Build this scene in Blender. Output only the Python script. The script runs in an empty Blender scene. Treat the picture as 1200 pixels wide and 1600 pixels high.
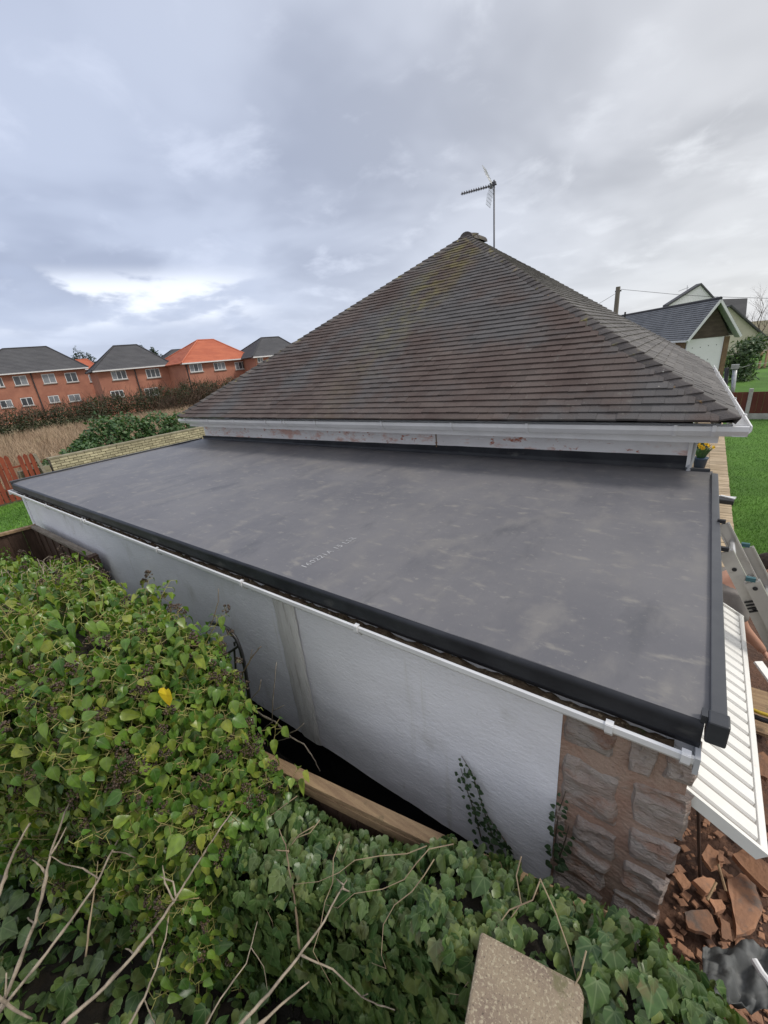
import bpy, math, random
import numpy as np
from mathutils import Vector, Matrix, noise as mnoise

random.seed(7)
rng = np.random.default_rng(7)
S = bpy.context.scene
C = S.collection
R = math.radians

# ------------------------------------------------------------------ camera
CAM = Vector((8.450, -1.4733, 1.300))
CR = Vector((0.80417, 0.58675, -0.09502))
CU = Vector((-0.1376, 0.33929, 0.93056))
CF = Vector((-0.57825, 0.73526, -0.35359))
FPX = 643.58
cd = bpy.data.cameras.new('camera')
cd.sensor_fit = 'VERTICAL'
cd.sensor_height = 24.0
cd.lens = 24.0 * FPX / 1600.0
cd.clip_start = 0.05
cd.clip_end = 2000.0
cam = bpy.data.objects.new('camera', cd)
C.objects.link(cam)
M = Matrix((CR, CU, -CF)).transposed().to_4x4()
M.translation = CAM
cam.matrix_world = M
S.camera = cam


def ray(x, y):
    return CF + CR * ((x - 600) / FPX) - CU * ((y - 800) / FPX)


def at(x, y, d):
    return CAM + ray(x, y) * d


def on(axis, v, x, y):
    d = ray(x, y)
    return CAM + d * ((v - CAM[axis]) / d[axis])


def pix(P):
    d = Vector(P) - CAM
    z = d.dot(CF)
    if z < 0.05:
        return None
    return 600 + FPX * d.dot(CR) / z, 800 - FPX * d.dot(CU) / z, z


# ------------------------------------------------------------------ sky, sun, exposure
SUN_EL, SUN_AZ = R(48), R(62)          # azimuth from +Y towards +X
W = bpy.data.worlds.new('World')
S.world = W
W.use_nodes = True
nt = W.node_tree
nt.nodes.clear()


def N(nt, typ, **kw):
    n = nt.nodes.new(typ)
    for k, v in kw.items():
        if k == 'inp':
            for i, val in v.items():
                n.inputs[i].default_value = val
        else:
            setattr(n, k, v)
    return n


def build_world():
    L = nt.links.new
    out = N(nt, 'ShaderNodeOutputWorld')
    bg = N(nt, 'ShaderNodeBackground', inp={1: 0.1})
    sky = N(nt, 'ShaderNodeTexSky', sky_type='NISHITA', sun_disc=False, sun_elevation=SUN_EL, sun_rotation=SUN_AZ)
    tc = N(nt, 'ShaderNodeTexCoord')
    sep = N(nt, 'ShaderNodeSeparateXYZ')
    L(tc.outputs['Generated'], sep.inputs[0])

    def math_(op, a, b=None, c=None, clamp=False):
        n = N(nt, 'ShaderNodeMath', operation=op, use_clamp=clamp)
        for i, v in enumerate((a, b, c)):
            if v is None:
                continue
            if isinstance(v, (int, float)):
                n.inputs[i].default_value = v
            else:
                L(v, n.inputs[i])
        return n.outputs[0]

    def ramp(v, lo, hi, a=0.0, b=1.0):
        n = N(nt, 'ShaderNodeMapRange', interpolation_type='SMOOTHSTEP', inp={1: lo, 2: hi, 3: a, 4: b})
        L(v, n.inputs[0])
        return n.outputs[0]

    def mix(f, a, b):
        n = N(nt, 'ShaderNodeMix', data_type='RGBA')
        for i, v in ((0, f), (6, a), (7, b)):
            if isinstance(v, (int, float)):
                n.inputs[i].default_value = v
            elif isinstance(v, tuple):
                n.inputs[i].default_value = (*v, 1)
            else:
                L(v, n.inputs[i])
        return n.outputs[2]
    zz = math_('ADD', math_('MAXIMUM', sep.outputs[2], 0.0), 0.22)
    px = math_('DIVIDE', sep.outputs[0], zz)
    py = math_('DIVIDE', sep.outputs[1], zz)
    cmb = N(nt, 'ShaderNodeCombineXYZ')
    L(px, cmb.inputs[0]); L(py, cmb.inputs[1])
    n1 = N(nt, 'ShaderNodeTexNoise', inp={2: 1.15, 3: 4.0, 4: 0.5, 8: 0.25})
    L(cmb.outputs[0], n1.inputs[0])
    n2 = N(nt, 'ShaderNodeTexNoise', inp={2: 3.4, 3: 7.0, 4: 0.55, 8: 0.3})
    L(cmb.outputs[0], n2.inputs[0])
    # broad tones: bluer to the west, whiter to the east
    east = ramp(sep.outputs[0], -0.98, 0.15)
    base = mix(east, (4.15, 4.65, 5.9), (5.35, 5.4, 5.55))
    dark = mix(east, (2.85, 3.25, 4.35), (4.05, 4.1, 4.25))
    lite = mix(east, (5.1, 5.6, 6.9), (6.4, 6.5, 6.65))
    f1 = ramp(n1.outputs[0], 0.38, 0.60)
    c = mix(f1, dark, base)
    f2 = ramp(n2.outputs[0], 0.50, 0.74, 0.0, 0.75)
    c = mix(f2, c, lite)
    # brighter overcast overhead
    zen = ramp(sep.outputs[2], 0.55, 1.0, 1.0, 1.5)
    hz = ramp(sep.outputs[2], 0.0, 0.3, 1.0, 0.0)
    c = mix(math_('MULTIPLY', hz, 0.55), c, lite)
    # low broken cloud: streaks of bright gap and dark cloud near the horizon
    mp = N(nt, 'ShaderNodeMapping', inp={3: (3.2, 3.2, 9.0)})
    L(tc.outputs['Generated'], mp.inputs[0])
    n3 = N(nt, 'ShaderNodeTexNoise', inp={2: 1.25, 3: 6.0, 4: 0.5, 8: 0.12})
    L(mp.outputs[0], n3.inputs[0])
    band = math_('MULTIPLY', ramp(sep.outputs[2], 0.085, 0.125), ramp(sep.outputs[2], 0.16, 0.205, 1.0, 0.0))
    west = ramp(sep.outputs[0], -0.72, -0.84)
    gap = math_('MULTIPLY', ramp(n3.outputs[0], 0.455, 0.535), math_('MULTIPLY', band, west))
    c = mix(gap, c, (7.4, 7.8, 8.7))
    low = math_('MULTIPLY', ramp(n3.outputs[0], 0.50, 0.36), ramp(sep.outputs[2], 0.34, 0.16))
    c = mix(math_('MULTIPLY', low, math_('MULTIPLY', west, 0.6)), c, (3.6, 4.1, 5.4))
    vm = N(nt, 'ShaderNodeVectorMath', operation='SCALE')
    L(c, vm.inputs[0]); L(zen, vm.inputs['Scale'])
    fin = N(nt, 'ShaderNodeMix', data_type='RGBA', inp={0: 0.93})
    L(sky.outputs[0], fin.inputs[6]); L(vm.outputs[0], fin.inputs[7])
    L(fin.outputs[2], bg.inputs[0]); L(bg.outputs[0], out.inputs[0])


build_world()
sl = bpy.data.lights.new('sun', 'SUN')
sl.energy = 1.5
sl.angle = R(14)
sl.color = (1.0, 0.95, 0.86)
so = bpy.data.objects.new('sun', sl)
C.objects.link(so)
sd = Vector((math.sin(SUN_AZ) * math.cos(SUN_EL), math.cos(SUN_AZ) * math.cos(SUN_EL), math.sin(SUN_EL)))
so.rotation_euler = sd.to_track_quat('Z', 'Y').to_euler()
S.view_settings.view_transform = 'Standard'
S.view_settings.look = 'None'
S.view_settings.gamma = 1.0
S.view_settings.use_curve_mapping = False
S.view_settings.exposure = 0.50
S.cycles.max_bounces = 6

# ------------------------------------------------------------------ materials
def mat(name, c1, c2=None, scale=6.0, rough=0.7, bump=0.0, bscale=40.0, stretch=(1, 1, 1), layers=(), spec=0.4,
        metal=0.0, lo=0.38, hi=0.62, rand=0.0, detail=5.0, space='pos', bstretch=None, bdist=0.01, detrand=None):
    """Principled with noise-mixed colours; layers = (colour, scale, lo, hi, stretch) masks laid over; rand = tone jitter per object."""
    m = bpy.data.materials.new(name)
    m.use_nodes = True
    t = m.node_tree
    L = t.links.new
    b = t.nodes['Principled BSDF']
    b.inputs['Roughness'].default_value = rough
    b.inputs['Metallic'].default_value = metal
    b.inputs['Specular IOR Level'].default_value = spec
    if space == 'pos':
        co = N(t, 'ShaderNodeNewGeometry').outputs['Position']
    else:
        co = N(t, 'ShaderNodeTexCoord').outputs['Object']

    def noisy(sc, st, det=detail):
        mp = N(t, 'ShaderNodeMapping', inp={3: st})
        L(co, mp.inputs[0])
        n = N(t, 'ShaderNodeTexNoise', inp={2: sc, 3: det, 4: 0.6})
        L(mp.outputs[0], n.inputs[0])
        return n.outputs[0]

    def rng_(v, lo_, hi_):
        n = N(t, 'ShaderNodeMapRange', interpolation_type='SMOOTHSTEP', inp={1: lo_, 2: hi_})
        L(v, n.inputs[0])
        return n.outputs[0]

    def mix(f, a, bb):
        n = N(t, 'ShaderNodeMix', data_type='RGBA')
        L(f, n.inputs[0])
        for i, v in ((6, a), (7, bb)):
            if isinstance(v, tuple):
                n.inputs[i].default_value = (*v[:3], 1)
            else:
                L(v, n.inputs[i])
        return n.outputs[2]
    if c2 is None:
        c2 = tuple(x * 0.86 for x in c1)
    col = mix(rng_(noisy(scale, stretch), lo, hi), c1, c2)
    for (lc, ls, l0, l1, lst) in layers:
        col = mix(rng_(noisy(ls, lst), l0, l1), col, lc)
    if rand:
        oi = N(t, 'ShaderNodeObjectInfo')
        at_ = N(t, 'ShaderNodeAttribute', attribute_name='rnd')
        ad = N(t, 'ShaderNodeMath', operation='ADD')
        L(oi.outputs['Random'], ad.inputs[0]); L(at_.outputs['Fac'], ad.inputs[1])
        fr = N(t, 'ShaderNodeMath', operation='FRACT')
        L(ad.outputs[0], fr.inputs[0])
        mr = N(t, 'ShaderNodeMapRange', inp={1: 0, 2: 1, 3: 1 - rand, 4: 1 + rand})
        L(fr.outputs[0], mr.inputs[0])
        vm = N(t, 'ShaderNodeVectorMath', operation='SCALE')
        L(col, vm.inputs[0]); L(mr.outputs[0], vm.inputs['Scale'])
        col = vm.outputs[0]
    L(col, b.inputs['Base Color'])
    if bump:
        bn = N(t, 'ShaderNodeBump', inp={0: bump, 1: bdist})
        L(noisy(bscale, bstretch or stretch, 6.0), bn.inputs['Height'])
        L(bn.outputs[0], b.inputs['Normal'])
    return m


def glass_mat(name, c):
    m = mat(name, c, rough=0.08, spec=0.6)
    return m


MAT = {}
MAT['membrane'] = mat('roof_membrane', (0.122, 0.120, 0.131), (0.160, 0.155, 0.161), 0.8, 0.5, 0.3, 14.0, spec=0.45, bdist=0.006, lo=0.35, hi=0.65, detail=10, layers=(
    ((0.178, 0.170, 0.167), 2.4, 0.48, 0.70, (1.4, 0.8, 1)), ((0.225, 0.212, 0.195), 7.0, 0.55, 0.74, (0.8, 1.6, 1)),
    ((0.098, 0.098, 0.108), 1.6, 0.54, 0.74, (2.0, 0.8, 1)), ((0.245, 0.232, 0.215), 13.0, 0.60, 0.76, (1, 1.2, 1)), ((0.21, 0.20, 0.19), 45.0, 0.60, 0.76, (1, 1, 1)), ((0.05, 0.05, 0.055), 55.0, 0.735, 0.76, (1, 1, 1))))
MAT['membrane_new'] = mat('black_rubber', (0.014, 0.015, 0.020), (0.026, 0.028, 0.034), 3, 0.42, 0.25, 12, spec=0.35, layers=(((0.075, 0.075, 0.075), 7, 0.60, 0.76, (0.5, 1, 1)),))
MAT['trim_black'] = mat('black_trim', (0.034, 0.037, 0.044), (0.046, 0.049, 0.056), 3, 0.4, 0.1, 30, spec=0.5, layers=(((0.10, 0.10, 0.10), 9, 0.60, 0.78, (1, 1, 1)),))
MAT['trim_satin'] = mat('satin_black_trim', (0.055, 0.058, 0.066), (0.07, 0.073, 0.08), 3, 0.32, spec=0.5)
MAT['trim_grey'] = mat('grey_trim', (0.20, 0.205, 0.215), (0.26, 0.262, 0.27), 5, 0.35, spec=0.5)
MAT['upvc'] = mat('white_plastic', (0.80, 0.80, 0.81), (0.73, 0.73, 0.74), 3, 0.35, spec=0.5, layers=(((0.50, 0.48, 0.44), 9, 0.66, 0.82, (1, 1, 1)),))
MAT['upvc_grey'] = mat('grey_plastic', (0.50, 0.51, 0.53), (0.43, 0.44, 0.46), 3, 0.4, spec=0.5)
MAT['render'] = mat('painted_render', (0.87, 0.87, 0.93), (0.83, 0.83, 0.89), 1.6, 0.75, 0.5, 34, (1, 1, 1), bstretch=(0.8, 1, 1.6), bdist=0.012,
                    layers=(((0.62, 0.61, 0.61), 3, 0.58, 0.80, (1, 1, 0.45)), ((0.50, 0.48, 0.46), 14, 0.69, 0.80, (1, 1, 0.3)), ((0.70, 0.695, 0.69), 4.5, 0.60, 0.82, (3.2, 1, 0.13))))
MAT['stain_render'] = mat('bare_render', (0.66, 0.645, 0.635), (0.74, 0.73, 0.72), 5, 0.85, 0.8, 40, (2.5, 1, 0.4),
                          layers=(((0.42, 0.39, 0.375), 9, 0.54, 0.74, (3.0, 1, 0.22)),))
MAT['band'] = mat('stained_band', (0.88, 0.87, 0.88), (0.80, 0.78, 0.79), 2, 0.7, 0.4, 40,
                  layers=(((0.70, 0.45, 0.39), 3.0, 0.50, 0.66, (1, 1, 2.2)), ((0.46, 0.15, 0.085), 9, 0.60, 0.70, (1, 1, 1.7)), ((0.5, 0.47, 0.45), 20, 0.68, 0.76, (1, 1, 1))))
MAT['plinth'] = mat('black_bitumen', (0.008, 0.008, 0.010), (0.013, 0.013, 0.015), 4, 0.8, 0.4, 30, spec=0.2)
MAT['mortar'] = mat('red_mortar', (0.37, 0.235, 0.18), (0.43, 0.31, 0.25), 5, 0.95, 1.0, 45, bdist=0.02,
                    layers=(((0.31, 0.265, 0.24), 6, 0.60, 0.72, (1, 1, 1)),))
MAT['stone'] = mat('sandstone', (0.37, 0.295, 0.26), (0.44, 0.385, 0.355), 5, 0.9, 1.0, 26, rand=0.16, bdist=0.03, bstretch=(1, 1, 2.4),
                   layers=(((0.34, 0.215, 0.165), 5, 0.50, 0.66, (1, 1, 1.6)), ((0.48, 0.46, 0.44), 18, 0.66, 0.78, (1, 1, 1))))
MAT['tile'] = mat('clay_tile', (0.084, 0.060, 0.053), (0.110, 0.086, 0.077), 1.2, 0.78, 0.6, 60, rand=0.13, spec=0.3, layers=(
    ((0.098, 0.093, 0.093), 0.8, 0.46, 0.64, (1, 1, 1)), ((0.15, 0.14, 0.125), 7, 0.62, 0.76, (1, 1, 1)),
    ((0.33, 0.315, 0.28), 26, 0.69, 0.74, (1, 1, 1))))
MAT['bonnet'] = mat('bonnet_clay', (0.088, 0.078, 0.075), (0.125, 0.112, 0.105), 3, 0.82, 0.7, 50, rand=0.22, spec=0.3, layers=(
    ((0.23, 0.20, 0.08), 6, 0.57, 0.70, (1, 1, 1)), ((0.33, 0.20, 0.08), 11, 0.65, 0.74, (1, 1, 1)), ((0.42, 0.41, 0.38), 16, 0.67, 0.74, (1, 1, 1))))
MAT['tile_side'] = mat('sunlit_tile', (0.115, 0.108, 0.105), (0.155, 0.146, 0.14), 1.6, 0.8, 0.5, 60, rand=0.14, spec=0.3,  # same roof's tile, made paler to carry sunlight on the right face
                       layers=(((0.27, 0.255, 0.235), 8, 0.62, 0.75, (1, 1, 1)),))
MAT['dark'] = mat('dark_void', (0.012, 0.011, 0.010), rough=0.95, spec=0.1)
MAT['wood_brown'] = mat('brown_stained_timber', (0.060, 0.034, 0.024), (0.085, 0.05, 0.036), 4, 0.8, 0.5, 20, (6, 6, 0.8), rand=0.2)
MAT['wood_grey'] = mat('weathered_timber', (0.20, 0.165, 0.13), (0.29, 0.25, 0.205), 5, 0.85, 0.6, 30, (0.8, 6, 6), rand=0.12)
MAT['wood_tan'] = mat('tan_timber', (0.36, 0.245, 0.14), (0.26, 0.17, 0.10), 4, 0.8, 0.6, 25, (0.8, 7, 7), layers=(((0.13, 0.11, 0.06), 6, 0.60, 0.74, (1, 1, 1)),))
MAT['wood_red'] = mat('red_stained_timber', (0.27, 0.062, 0.030), (0.20, 0.045, 0.026), 4, 0.75, 0.4, 25, (4, 4, 0.8), rand=0.22)
MAT['panel_red'] = mat('red_brown_panel', (0.105, 0.028, 0.020), (0.135, 0.04, 0.028), 2, 0.8, 0.3, 20, (1, 1, 0.5), rand=0.08)
MAT['concrete'] = mat('pale_concrete', (0.36, 0.35, 0.33), (0.44, 0.43, 0.41), 6, 0.9, 0.5, 50, layers=(((0.24, 0.22, 0.17), 9, 0.60, 0.74, (1, 1, 1)),))
MAT['aggregate'] = mat('exposed_aggregate', (0.30, 0.24, 0.17), (0.225, 0.17, 0.13), 5, 0.92, 1.0, 150, bdist=0.005, layers=(
    ((0.42, 0.36, 0.26), 90, 0.52, 0.62, (1, 1, 1)), ((0.12, 0.095, 0.075), 120, 0.58, 0.68, (1, 1, 1)), ((0.17, 0.155, 0.085), 9, 0.58, 0.72, (1, 1, 1)),
    ((0.62, 0.59, 0.54), 26, 0.715, 0.74, (1, 1, 1))))
MAT['brick_yellow'] = mat('buff_brick', (0.50, 0.43, 0.30), (0.40, 0.34, 0.235), 3, 0.9, 0.5, 60, rand=0.22)
MAT['coping_yellow'] = mat('buff_coping', (0.30, 0.265, 0.19), (0.22, 0.19, 0.13), 3, 0.9, 0.5, 40)
MAT['mortar_grey'] = mat('dark_mortar', (0.15, 0.13, 0.10), (0.20, 0.175, 0.13), 4, 0.95)
MAT['brick_red'] = mat('red_brickwork', (0.46, 0.205, 0.14), (0.38, 0.165, 0.115), 0.7, 0.88, 0.3, 12, detail=8, rand=0.08,
                       layers=(((0.43, 0.21, 0.145), 3.0, 0.55, 0.75, (1, 1, 6)),))
MAT['roof_slate'] = mat('dark_grey_roof_tile', (0.078, 0.078, 0.085), (0.095, 0.095, 0.102), 0.6, 0.75, 0.5, 4, (1, 1, 4))
MAT['roof_light'] = mat('mid_grey_roof_tile', (0.17, 0.175, 0.185), (0.21, 0.215, 0.225), 1.5, 0.7, 0.3, 10)
MAT['roof_orange'] = mat('orange_roof_tile', (0.50, 0.155, 0.085), (0.43, 0.125, 0.07), 0.6, 0.75, 0.5, 4, (1, 1, 4))
MAT['slate_ridge'] = mat('ridge_tile_dark', (0.05, 0.05, 0.056), rough=0.75)
MAT['glass'] = glass_mat('window_glass', (0.07, 0.08, 0.095))
MAT['curtain'] = glass_mat('window_glass_netted', (0.25, 0.27, 0.30))
MAT['cream'] = mat('cream_render', (0.62, 0.58, 0.47), (0.56, 0.52, 0.42), 1, 0.85, 0.2, 20)
MAT['whitewall'] = mat('white_board', (0.90, 0.875, 0.91), (0.86, 0.84, 0.87), 1, 0.6)
MAT['brownboard'] = mat('brown_cladding', (0.085, 0.062, 0.052), (0.115, 0.085, 0.07), 2, 0.85, 0.4, 20, (1, 1, 3))
MAT['brown_brick'] = mat('brown_brick', (0.25, 0.165, 0.10), (0.19, 0.12, 0.075), 4, 0.9, 0.4, 20)
MAT['soffit'] = mat('pale_green_soffit', (0.42, 0.47, 0.42), rough=0.6)
MAT['metal'] = mat('galvanised_steel', (0.44, 0.45, 0.46), (0.36, 0.37, 0.38), 8, 0.4, metal=0.75)
MAT['alu'] = mat('aluminium', (0.52, 0.50, 0.47), (0.44, 0.42, 0.395), 5, 0.38, metal=0.35, layers=(((0.35, 0.32, 0.29), 20, 0.62, 0.78, (1, 1, 1)),))
MAT['alu_lit'] = mat('lit_aluminium', (0.75, 0.75, 0.75), rough=0.3, metal=0.5)  # rung metal, lightened so the colour carries the light they catch
MAT['teal'] = mat('teal_plastic', (0.045, 0.13, 0.15), rough=0.5)
MAT['iron'] = mat('black_iron', (0.010, 0.010, 0.012), rough=0.45, spec=0.5)
MAT['antenna'] = mat('antenna_metal', (0.10, 0.10, 0.115), (0.14, 0.14, 0.155), 9, 0.5, metal=0.3)
MAT['pole_wood'] = mat('pole_timber', (0.17, 0.15, 0.125), (0.22, 0.195, 0.165), 4, 0.9, 0.4, 20, (5, 5, 0.6))
MAT['door'] = mat('garage_door_white', (0.84, 0.83, 0.80), (0.78, 0.765, 0.73), 2, 0.4, spec=0.5, layers=(((0.60, 0.50, 0.42), 5, 0.60, 0.80, (1, 1, 1)),))
MAT['door_groove'] = mat('garage_door_groove', (0.42, 0.39, 0.36), rough=0.6)
MAT['lawn'] = mat('lawn_turf', (0.085, 0.190, 0.024), (0.060, 0.140, 0.018), 0.7, 0.9, 0.6, 40, layers=(((0.09, 0.16, 0.03), 6, 0.58, 0.72, (1, 1, 1)),))
MAT['lawn_blade'] = mat('lawn_blades', (0.120, 0.260, 0.030), (0.075, 0.180, 0.020), 1.2, 0.6, rand=0.35, layers=(((0.14, 0.22, 0.05), 9, 0.60, 0.75, (1, 1, 1)),))
MAT['ground'] = mat('field_soil', (0.19, 0.155, 0.095), (0.13, 0.12, 0.06), 0.12, 0.95, 0.5, 6, layers=(((0.06, 0.09, 0.03), 0.2, 0.52, 0.68, (1, 1, 1)),))
MAT['earth'] = mat('dark_earth', (0.05, 0.036, 0.026), (0.03, 0.024, 0.018), 3, 0.95, 0.8, 20)
MAT['shaded_mould'] = mat('shaded_leaf_mould', (0.022, 0.017, 0.012), (0.012, 0.010, 0.008), 9, 0.95, 1.0, 40)  # mould darkened to near-black, hedge shade put into the colour
MAT['redsoil'] = mat('red_soil', (0.14, 0.075, 0.05), (0.085, 0.05, 0.037), 4, 0.95, 1.0, 30, bdist=0.03, layers=(((0.20, 0.105, 0.065), 8, 0.56, 0.70, (1, 1, 1)),))
MAT['slab'] = mat('broken_sandstone', (0.37, 0.195, 0.115), (0.28, 0.155, 0.10), 6, 0.9, 0.6, 40, rand=0.30, layers=(((0.17, 0.13, 0.11), 7, 0.56, 0.72, (1, 1, 1)),))
MAT['paver'] = mat('sandy_paver', (0.44, 0.345, 0.235), (0.37, 0.285, 0.19), 3, 0.9, 0.4, 40, rand=0.16)
MAT['drygrass'] = mat('dry_grass', (0.44, 0.33, 0.23), (0.35, 0.25, 0.17), 0.5, 0.9, rand=0.30, layers=(((0.42, 0.335, 0.215), 0.8, 0.55, 0.7, (1, 1, 1)),))
MAT['bramble'] = mat('bramble_stem', (0.115, 0.078, 0.052), (0.085, 0.06, 0.045), 1, 0.9, rand=0.3)
MAT['bark'] = mat('bark', (0.13, 0.10, 0.075), (0.085, 0.068, 0.052), 12, 0.9, 0.5, 40)
MAT['twig'] = mat('bare_twig', (0.38, 0.315, 0.24), (0.22, 0.18, 0.14), 14, 0.85, 0.6, 90, layers=(((0.16, 0.13, 0.10), 30, 0.60, 0.72, (1, 1, 1)),))
MAT['twig_thin'] = mat('thin_stem', (0.30, 0.235, 0.15), (0.20, 0.145, 0.10), 9, 0.85, rand=0.3)
MAT['petiole'] = mat('leaf_stalk', (0.30, 0.30, 0.09), (0.22, 0.17, 0.08), 10, 0.6, rand=0.2)
MAT['berry'] = mat('ivy_berry', (0.036, 0.026, 0.018), (0.085, 0.055, 0.036), 30, 0.55, rand=0.35, spec=0.4)
MAT['debris'] = mat('gutter_debris', (0.075, 0.05, 0.03), (0.13, 0.095, 0.06), 22, 0.95, 1.0, 60, layers=(((0.33, 0.26, 0.17), 30, 0.60, 0.70, (1, 1, 1)), ((0.06, 0.075, 0.025), 12, 0.58, 0.70, (1, 1, 1))))
MAT['skin'] = mat('skin', (0.50, 0.27, 0.19), (0.46, 0.24, 0.165), 8, 0.55)
MAT['hair'] = mat('dark_brown_hair', (0.022, 0.014, 0.010), (0.040, 0.026, 0.018), 40, 0.7, 0.6, 80)
MAT['shirt'] = mat('grey_shirt', (0.235, 0.215, 0.20), (0.19, 0.175, 0.165), 5, 0.9, 0.5, 20)
MAT['trouser'] = mat('black_trousers', (0.012, 0.012, 0.015), (0.018, 0.018, 0.022), 5, 0.9)
MAT['boot'] = mat('brown_boots', (0.05, 0.03, 0.02), rough=0.7)
MAT['eye'] = mat('eye_white', (0.7, 0.7, 0.68), rough=0.2)
MAT['black_plastic'] = mat('black_plastic', (0.020, 0.020, 0.023), rough=0.5)
MAT['sheet'] = mat('grey_polythene', (0.10, 0.105, 0.105), (0.15, 0.155, 0.155), 4, 0.62, 0.3, 10, spec=0.3)
MAT['yellow'] = mat('yellow_hose', (0.60, 0.42, 0.03), rough=0.5)
MAT['pot'] = mat('blue_pot', (0.03, 0.055, 0.10), rough=0.4)
MAT['petal'] = mat('daffodil_petal', (0.80, 0.56, 0.03), (0.75, 0.45, 0.02), 20, 0.6)
MAT['ink'] = mat('white_roof_print', (0.50, 0.50, 0.51), (0.30, 0.30, 0.31), 25, 0.6)
MAT['yellowleaf'] = mat('yellow_leaf', (0.78, 0.60, 0.02), (0.70, 0.50, 0.02), 20, 0.5)


def leaf_mat(name, cols, veins=0.0, rough=0.38, trans=0.22, brown=0.0, spec=0.45):
    """Leaf: colour from a per-leaf random value, lighter veins from the leaf's own coordinates, a little light let through."""
    m = bpy.data.materials.new(name)
    m.use_nodes = True
    t = m.node_tree
    L = t.links.new
    b = t.nodes['Principled BSDF']
    out = t.nodes['Material Output']
    b.inputs['Roughness'].default_value = rough
    b.inputs['Specular IOR Level'].default_value = spec
    oi = N(t, 'ShaderNodeObjectInfo')
    at_ = N(t, 'ShaderNodeAttribute', attribute_name='rnd')
    ad = N(t, 'ShaderNodeMath', operation='ADD')
    L(oi.outputs['Random'], ad.inputs[0]); L(at_.outputs['Fac'], ad.inputs[1])
    fr = N(t, 'ShaderNodeMath', operation='FRACT')
    L(ad.outputs[0], fr.inputs[0])
    cr = N(t, 'ShaderNodeValToRGB')
    e = cr.color_ramp.elements
    n = len(cols)
    e[0].position = 0; e[0].color = (*cols[0], 1)
    e[1].position = 1; e[1].color = (*cols[-1], 1)
    for i, c in enumerate(cols[1:-1]):
        x = e.new((i + 1) / (n - 1)); x.color = (*c, 1)
    L(fr.outputs[0], cr.inputs[0])
    col = cr.outputs[0]
    geo = N(t, 'ShaderNodeNewGeometry')
    nz = N(t, 'ShaderNodeTexNoise', inp={2: 28.0, 3: 4.0})
    L(geo.outputs['Position'], nz.inputs[0])
    mr = N(t, 'ShaderNodeMapRange', inp={1: 0.3, 2: 0.7, 3: 0.72, 4: 1.28})
    L(nz.outputs[0], mr.inputs[0])
    vm = N(t, 'ShaderNodeVectorMath', operation='SCALE')
    L(col, vm.inputs[0]); L(mr.outputs[0], vm.inputs['Scale'])
    col = vm.outputs[0]
    if brown:
        nb = N(t, 'ShaderNodeTexNoise', inp={2: 9.0, 3: 3.0})
        L(geo.outputs['Position'], nb.inputs[0])
        rb = N(t, 'ShaderNodeMapRange', inp={1: 0.64, 2: 0.76, 3: 0.0, 4: brown})
        L(nb.outputs[0], rb.inputs[0])
        mb = N(t, 'ShaderNodeMix', data_type='RGBA', inp={7: (0.20, 0.14, 0.07, 1)})
        L(rb.outputs[0], mb.inputs[0]); L(col, mb.inputs[6])
        col = mb.outputs[2]
    if veins:
        lu = N(t, 'ShaderNodeAttribute', attribute_name='luv')
        sp = N(t, 'ShaderNodeSeparateXYZ')
        L(lu.outputs['Vector'], sp.inputs[0])
        a = N(t, 'ShaderNodeMath', operation='ARCTAN2')
        L(sp.outputs[0], a.inputs[0]); L(sp.outputs[1], a.inputs[1])
        pp = N(t, 'ShaderNodeMath', operation='PINGPONG', inp={1: 0.40})
        L(a.outputs[0], pp.inputs[0])
        ln = N(t, 'ShaderNodeVectorMath', operation='LENGTH')
        L(lu.outputs['Vector'], ln.inputs[0])
        mu = N(t, 'ShaderNodeMath', operation='MULTIPLY')
        L(pp.outputs[0], mu.inputs[0]); L(ln.outputs['Value'], mu.inputs[1])
        rv = N(t, 'ShaderNodeMapRange', interpolation_type='SMOOTHSTEP', inp={1: 0.008, 2: 0.042, 3: veins, 4: 0.0})
        L(mu.outputs[0], rv.inputs[0])
        mv = N(t, 'ShaderNodeMix', data_type='RGBA', inp={7: (0.20, 0.26, 0.12, 1)})
        L(rv.outputs[0], mv.inputs[0]); L(col, mv.inputs[6])
        col = mv.outputs[2]
    L(col, b.inputs['Base Color'])
    tr = N(t, 'ShaderNodeBsdfTranslucent')
    g = N(t, 'ShaderNodeVectorMath', operation='MULTIPLY', inp={1: (1.5, 1.6, 0.6)})
    L(col, g.inputs[0]); L(g.outputs[0], tr.inputs[0])
    ms = N(t, 'ShaderNodeMixShader', inp={0: trans})
    L(b.outputs[0], ms.inputs[1]); L(tr.outputs[0], ms.inputs[2])
    L(ms.outputs[0], out.inputs[0])
    return m


MAT['ivy_mature'] = leaf_mat('ivy_leaf_glossy', [(0.040, 0.105, 0.017), (0.075, 0.165, 0.024), (0.125, 0.225, 0.034), (0.20, 0.285, 0.042), (0.055, 0.130, 0.022), (0.29, 0.325, 0.055), (0.105, 0.190, 0.030), (0.15, 0.235, 0.038)], 0.25, 0.32, 0.26)
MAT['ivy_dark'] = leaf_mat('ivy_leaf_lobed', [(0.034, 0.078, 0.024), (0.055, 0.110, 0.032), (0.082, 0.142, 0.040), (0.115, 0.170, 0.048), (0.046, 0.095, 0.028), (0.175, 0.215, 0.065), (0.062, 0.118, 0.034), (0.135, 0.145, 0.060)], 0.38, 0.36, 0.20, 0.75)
MAT['laurel'] = leaf_mat('shrub_leaf', [(0.035, 0.085, 0.030), (0.060, 0.125, 0.042), (0.085, 0.155, 0.055), (0.11, 0.17, 0.075)], 0.0, 0.5)
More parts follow.
